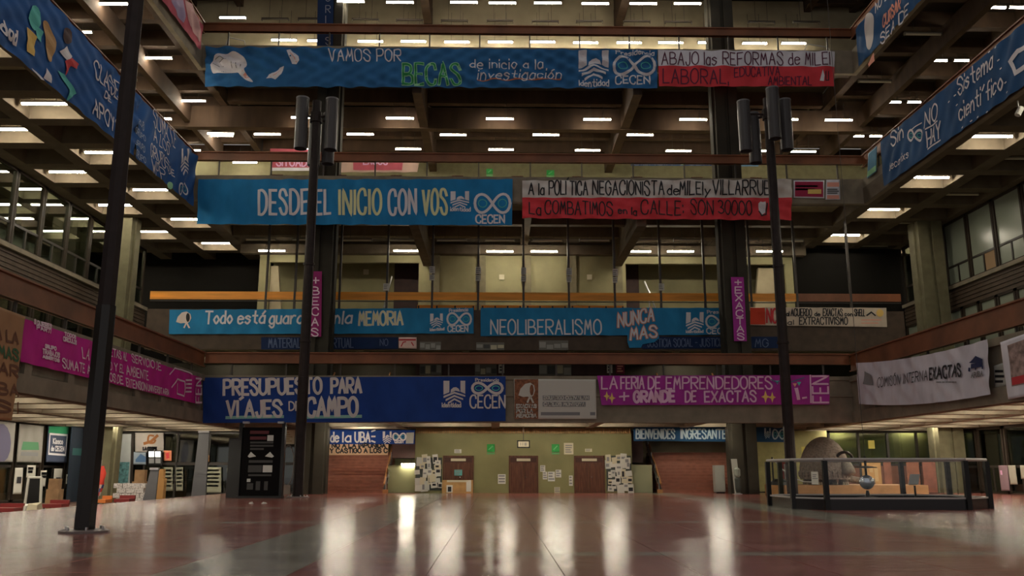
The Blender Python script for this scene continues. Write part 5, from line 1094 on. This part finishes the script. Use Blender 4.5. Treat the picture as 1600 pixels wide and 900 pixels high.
# ================================================================== RIGHT GROUND FLOOR
B = Banner('poster', 'mauve picture poster low on the right shop front', 'poster', 'X', XWR - .2, [(1560, 727), (1574, 727), (1578, 767), (1565, 767)], cloth('mauve_print', (.26, .17, .20)), 0, thick=.03); B.poly([(1563, 735), (1566, 735), (1567, 742), (1564, 742)], PNKP, .02)
B = Banner('poster', 'cream paper poster low on the right shop front', 'poster', 'X', XWR - .2, [(1575, 727), (1586, 727), (1590, 757), (1579, 757)], cloth('ecru_print', (.40, .37, .30)), 0, thick=.03)
B = Banner('poster', 'pale slip at the right edge of the right shop front', 'poster', 'X', XWR - .2, [(1594, 727), (1606, 727), (1608, 748), (1596, 748)], cloth('ecru_print', ()), 0, thick=.03)
o = sheet('wall_paper_notice', 'yellow paper stuck on the glass behind the pendulum rail', 1356, 688, 1367, 701, 59.5, mat('yellow_sheet', (.50, .44, .10), .7), 'notice'); o = sheet('wall_paper_notice', 'pale yellow paper behind the shelled animal', 1252, 698, 1260, 709, 56.2, mat('yellow_sheet', ()), 'notice')
wn[0] += 1; x = 22.6
while x < 30.4:
    wn[0] += 1; w = struct(MB().box(x, x + .14, 59.5, 59.7, 0, 4.06).box(x, x + 2.0, 59.5, 59.7, 3.9, 4.06).box(x, x + 2.0, 59.5, 59.7, 1.7, 1.85).build('window_%d' % wn[0], DARKF)); block('pane', x + .14, x + 2.0, 59.58, 59.62, 1.85, 3.9, GLASS, w); block('lower_panel', x + .14, x + 2.0, 59.55, 59.65, 0, 1.7, mat('rust_lower_panel', (.16, .06, .035), .6), w); x += 2.0
# ================================================================== PAPERS ON THE SECOND GALLERY POSTS AND WALLS
for i, px in enumerate((675, 747, 818, 889, 961)):
    nm = ('first', 'second', 'third', 'fourth', 'fifth')[i]
    o = sheet('post_notice', 'white notice on the %s of five signed gallery posts from left' % nm, px - 4, 416 + i * 1.0, px + 4.5, 427 + i, YF2 + .04, WHITEP, 'notice'); marks(o, px - 4, 417 + i, px + 4, 427 + i, YF2 + .04, 3)
    o = sheet('post_notice', 'small round-cornered slip below the notice on the %s signed post' % nm, px - 4, 429 + i * 1.0, px + 4, 438 + i, YF2 + .04, mat('pale_slip', (.46, .46, .40), .8), 'notice'); marks(o, px - 4, 430 + i, px + 4, 437 + i, YF2 + .04, 2)
for lab, px in (('white notice on the post before the left stair opening', 603), ('white notice on the post before the right stair opening', 1033)):
    o = sheet('post_notice', lab, px - 4, 443, px + 5, 454, YF2 + .04, WHITEP, 'notice'); marks(o, px - 4, 444, px + 4, 453, YF2 + .04, 3)
for lab, px, py in (('yellowish plate on the olive wall left of the signed posts', 572, 425), ('cream plate on the olive wall between second and third signed posts', 784, 433), ('cream plate on the olive wall between fourth and fifth signed posts', 921, 433)):
    o = sheet('wall_plate', lab, px - 4, py - 4, px + 4, py + 4, 63.9 if px > 600 else 67.9, PAPER2, 'plate')
# stair handrails seen in the openings
for lab, pts in (('steel handrail in the left stair opening of the second gallery', ((612, 432), (606, 456), (600, 480))), ('steel handrail in the right stair opening of the second gallery', ((1007, 440), (1014, 456), (1024, 482)))):
    P = [atY(a, b2, 63 - .3 * k) for k, (a, b2) in enumerate(pts)]; e = empty('stair_handrail', P[-1], lab, 'handrail'); MB().tube(P, .07, 8).build('rail', STEEL, e); MB().tube([P[1], (P[1].x, P[1].y, 9.9)], .05, 6).build('post', STEEL, e)
# posters on the first gallery's dark back wall
for k, (a, y0, b2, y1, lab) in enumerate(((656, 534, 689, 547, 'grey paper cluster on the dark second gallery edge left of centre'), (656, 566, 690, 586, 'grey paper cluster low on the dark wall left of centre'), (744, 535, 788, 547, 'dim brownish paper row on the dark second gallery edge'), (742, 567, 776, 586, 'grey newspaper sheets low on the dark wall at centre'), (842, 532, 888, 547, 'framed dim poster on the dark second gallery edge'), (842, 566, 893, 587, 'wide grey mosaic poster low on the dark wall'))):
    Yp = 60.9 if y0 > 550 else YF2 - .02; p, q = atY(a, y0, Yp), atY(b2, y1, Yp); e = empty('paper_cluster', ((p.x + q.x) / 2, Yp, q.z), lab, 'poster'); r = random.Random(k + 20)
    MB().box(p.x, q.x, Yp - .02, Yp, q.z, p.z).build('backing', mat('dim_paper', (.17, .16, .14), .8), e)
    for i in range(4):
        w = (q.x - p.x) / 4; x = p.x + w * i; zz = q.z + (p.z - q.z) * r.uniform(.05, .3); block('paper', x + .03, x + w - .03, Yp - .04, Yp - .02, zz, zz + (p.z - q.z) * r.uniform(.4, .65), r.choice((mat('grey_sheet', (.34, .33, .30), .8), PAPER2, mat('dark_sheet', (.08, .08, .08), .8))), e)
for lab, px, m in (('white number card on the dark first gallery wall near centre', 784, WHITEP), ('white number card on the dark wall above the magenta banner', 953, WHITEP)):
    o = sheet('number_card', lab, px - 5, 569, px + 4, 583, 60.7, m, 'card'); marks(o, px - 4, 571, px + 3, 582, 60.7, 2, INK)
o = sheet('poster', 'dark crimson poster beside the right number card', 962, 569, 976, 584, 60.9, mat('crimson_sheet', (.20, .02, .05), .7), 'poster'); marks(o, 963, 570, 975, 583, 60.9, 3, SALM)
# stair flights of the first gallery, seen above the blue and magenta banners
for lab, a, b2 in (('terracotta stair flight rising behind the PRESUPUESTO banner', 518, 603), ('terracotta stair flight rising behind the magenta banner', 1035, 1120)):
    x0, x1 = atY(a, 575, 62).x, atY(b2, 575, 62).x; e = empty('staircase', ((x0 + x1) / 2, 60, 5.11), lab, 'staircase')
    for k in range(14): block('step', x0, x1, 59.6 + .3 * k, 63.9, 5.11 + .18 * k, 5.11 + .18 * k + .16, STEPM, e)
    for xx in (x0 - .1, x1 + .1): MB().tube([(xx, 59.6, 5.5), (xx, 63.8, 8.4)], .06, 8).build('handrail', mat('wood_handrail', ()), e)
# chairs along the third gallery, only their backs show over the parapet
cp = None
for i, px in enumerate((434, 533, 620, 715, 808, 902, 994, 1088, 1180)):
    c = atY(px, 278, 54.5)
    lab = 'dark chair on the third gallery, number %d of nine from left' % (i + 1)
    ords = ('first', 'second', 'third', 'fourth', 'fifth', 'sixth', 'seventh', 'eighth', 'ninth')[i]
    lab = 'dark chair back above the third gallery parapet, %s of nine from left' % ords
    if cp is None:
        cp = empty('gallery_chair', (c.x, 54.5, 19.35), lab, 'chair', 'chairs on the third gallery'); x = c.x
        MB().box(x - .38, x + .38, 54.3, 54.36, 20.2, 20.32).box(x - .38, x - .3, 54.3, 54.36, 19.35, 20.2).box(x + .3, x + .38, 54.3, 54.36, 19.35, 20.2).build('backrest', WOOD, cp); MB().box(x - .38, x + .38, 54.36, 54.9, 19.74, 19.82).build('seat', WOOD, cp)
        for sx in (-.34, .34):
            for yy in (54.33, 54.86): block('leg', x + sx - .03, x + sx + .03, yy - .03, yy + .03, 19.35, 19.74, DARKF, cp)
    else: copy_tree(cp, loc=(c.x, 54.5, 19.35), label=lab)

# white bracket frames at the corners of the top gallery, and a white spotlight under the right third gallery
for lab, pts in (('white tubular bracket at the left corner of the top gallery', ((352, 72), (357, 58), (382, 64), (384, 74))), ('white tubular bracket at the right corner of the top gallery', ((1256, 80), (1262, 69), (1294, 74), (1298, 82)))):
    P = [atY(a, b2, YF3 + .4) for a, b2 in pts]; e = empty('tube_bracket', (P[0].x, YF3 + .4, 28.4), lab, 'bracket'); MB().tube([(P[0].x, YF3 + .4, 28.3)] + P + [(P[-1].x, YF3 + .4, 28.3)], .045, 6).build('frame', WHITEP, e)
p = atX(1592, 172, XR3 + .5); e = empty('spotlight', (p.x, p.y, p.z), 'small white spotlight on a bracket below the right blue banner', 'spotlight')
MB().tube([(p.x - .1, p.y, p.z - .25), (p.x + .12, p.y, p.z + .12)], .13, 10).build('head', WHITEP, e); MB().tube([(p.x, p.y, p.z), (p.x, p.y, 18.05)], .03, 6).build('stem', WHITEP, e)
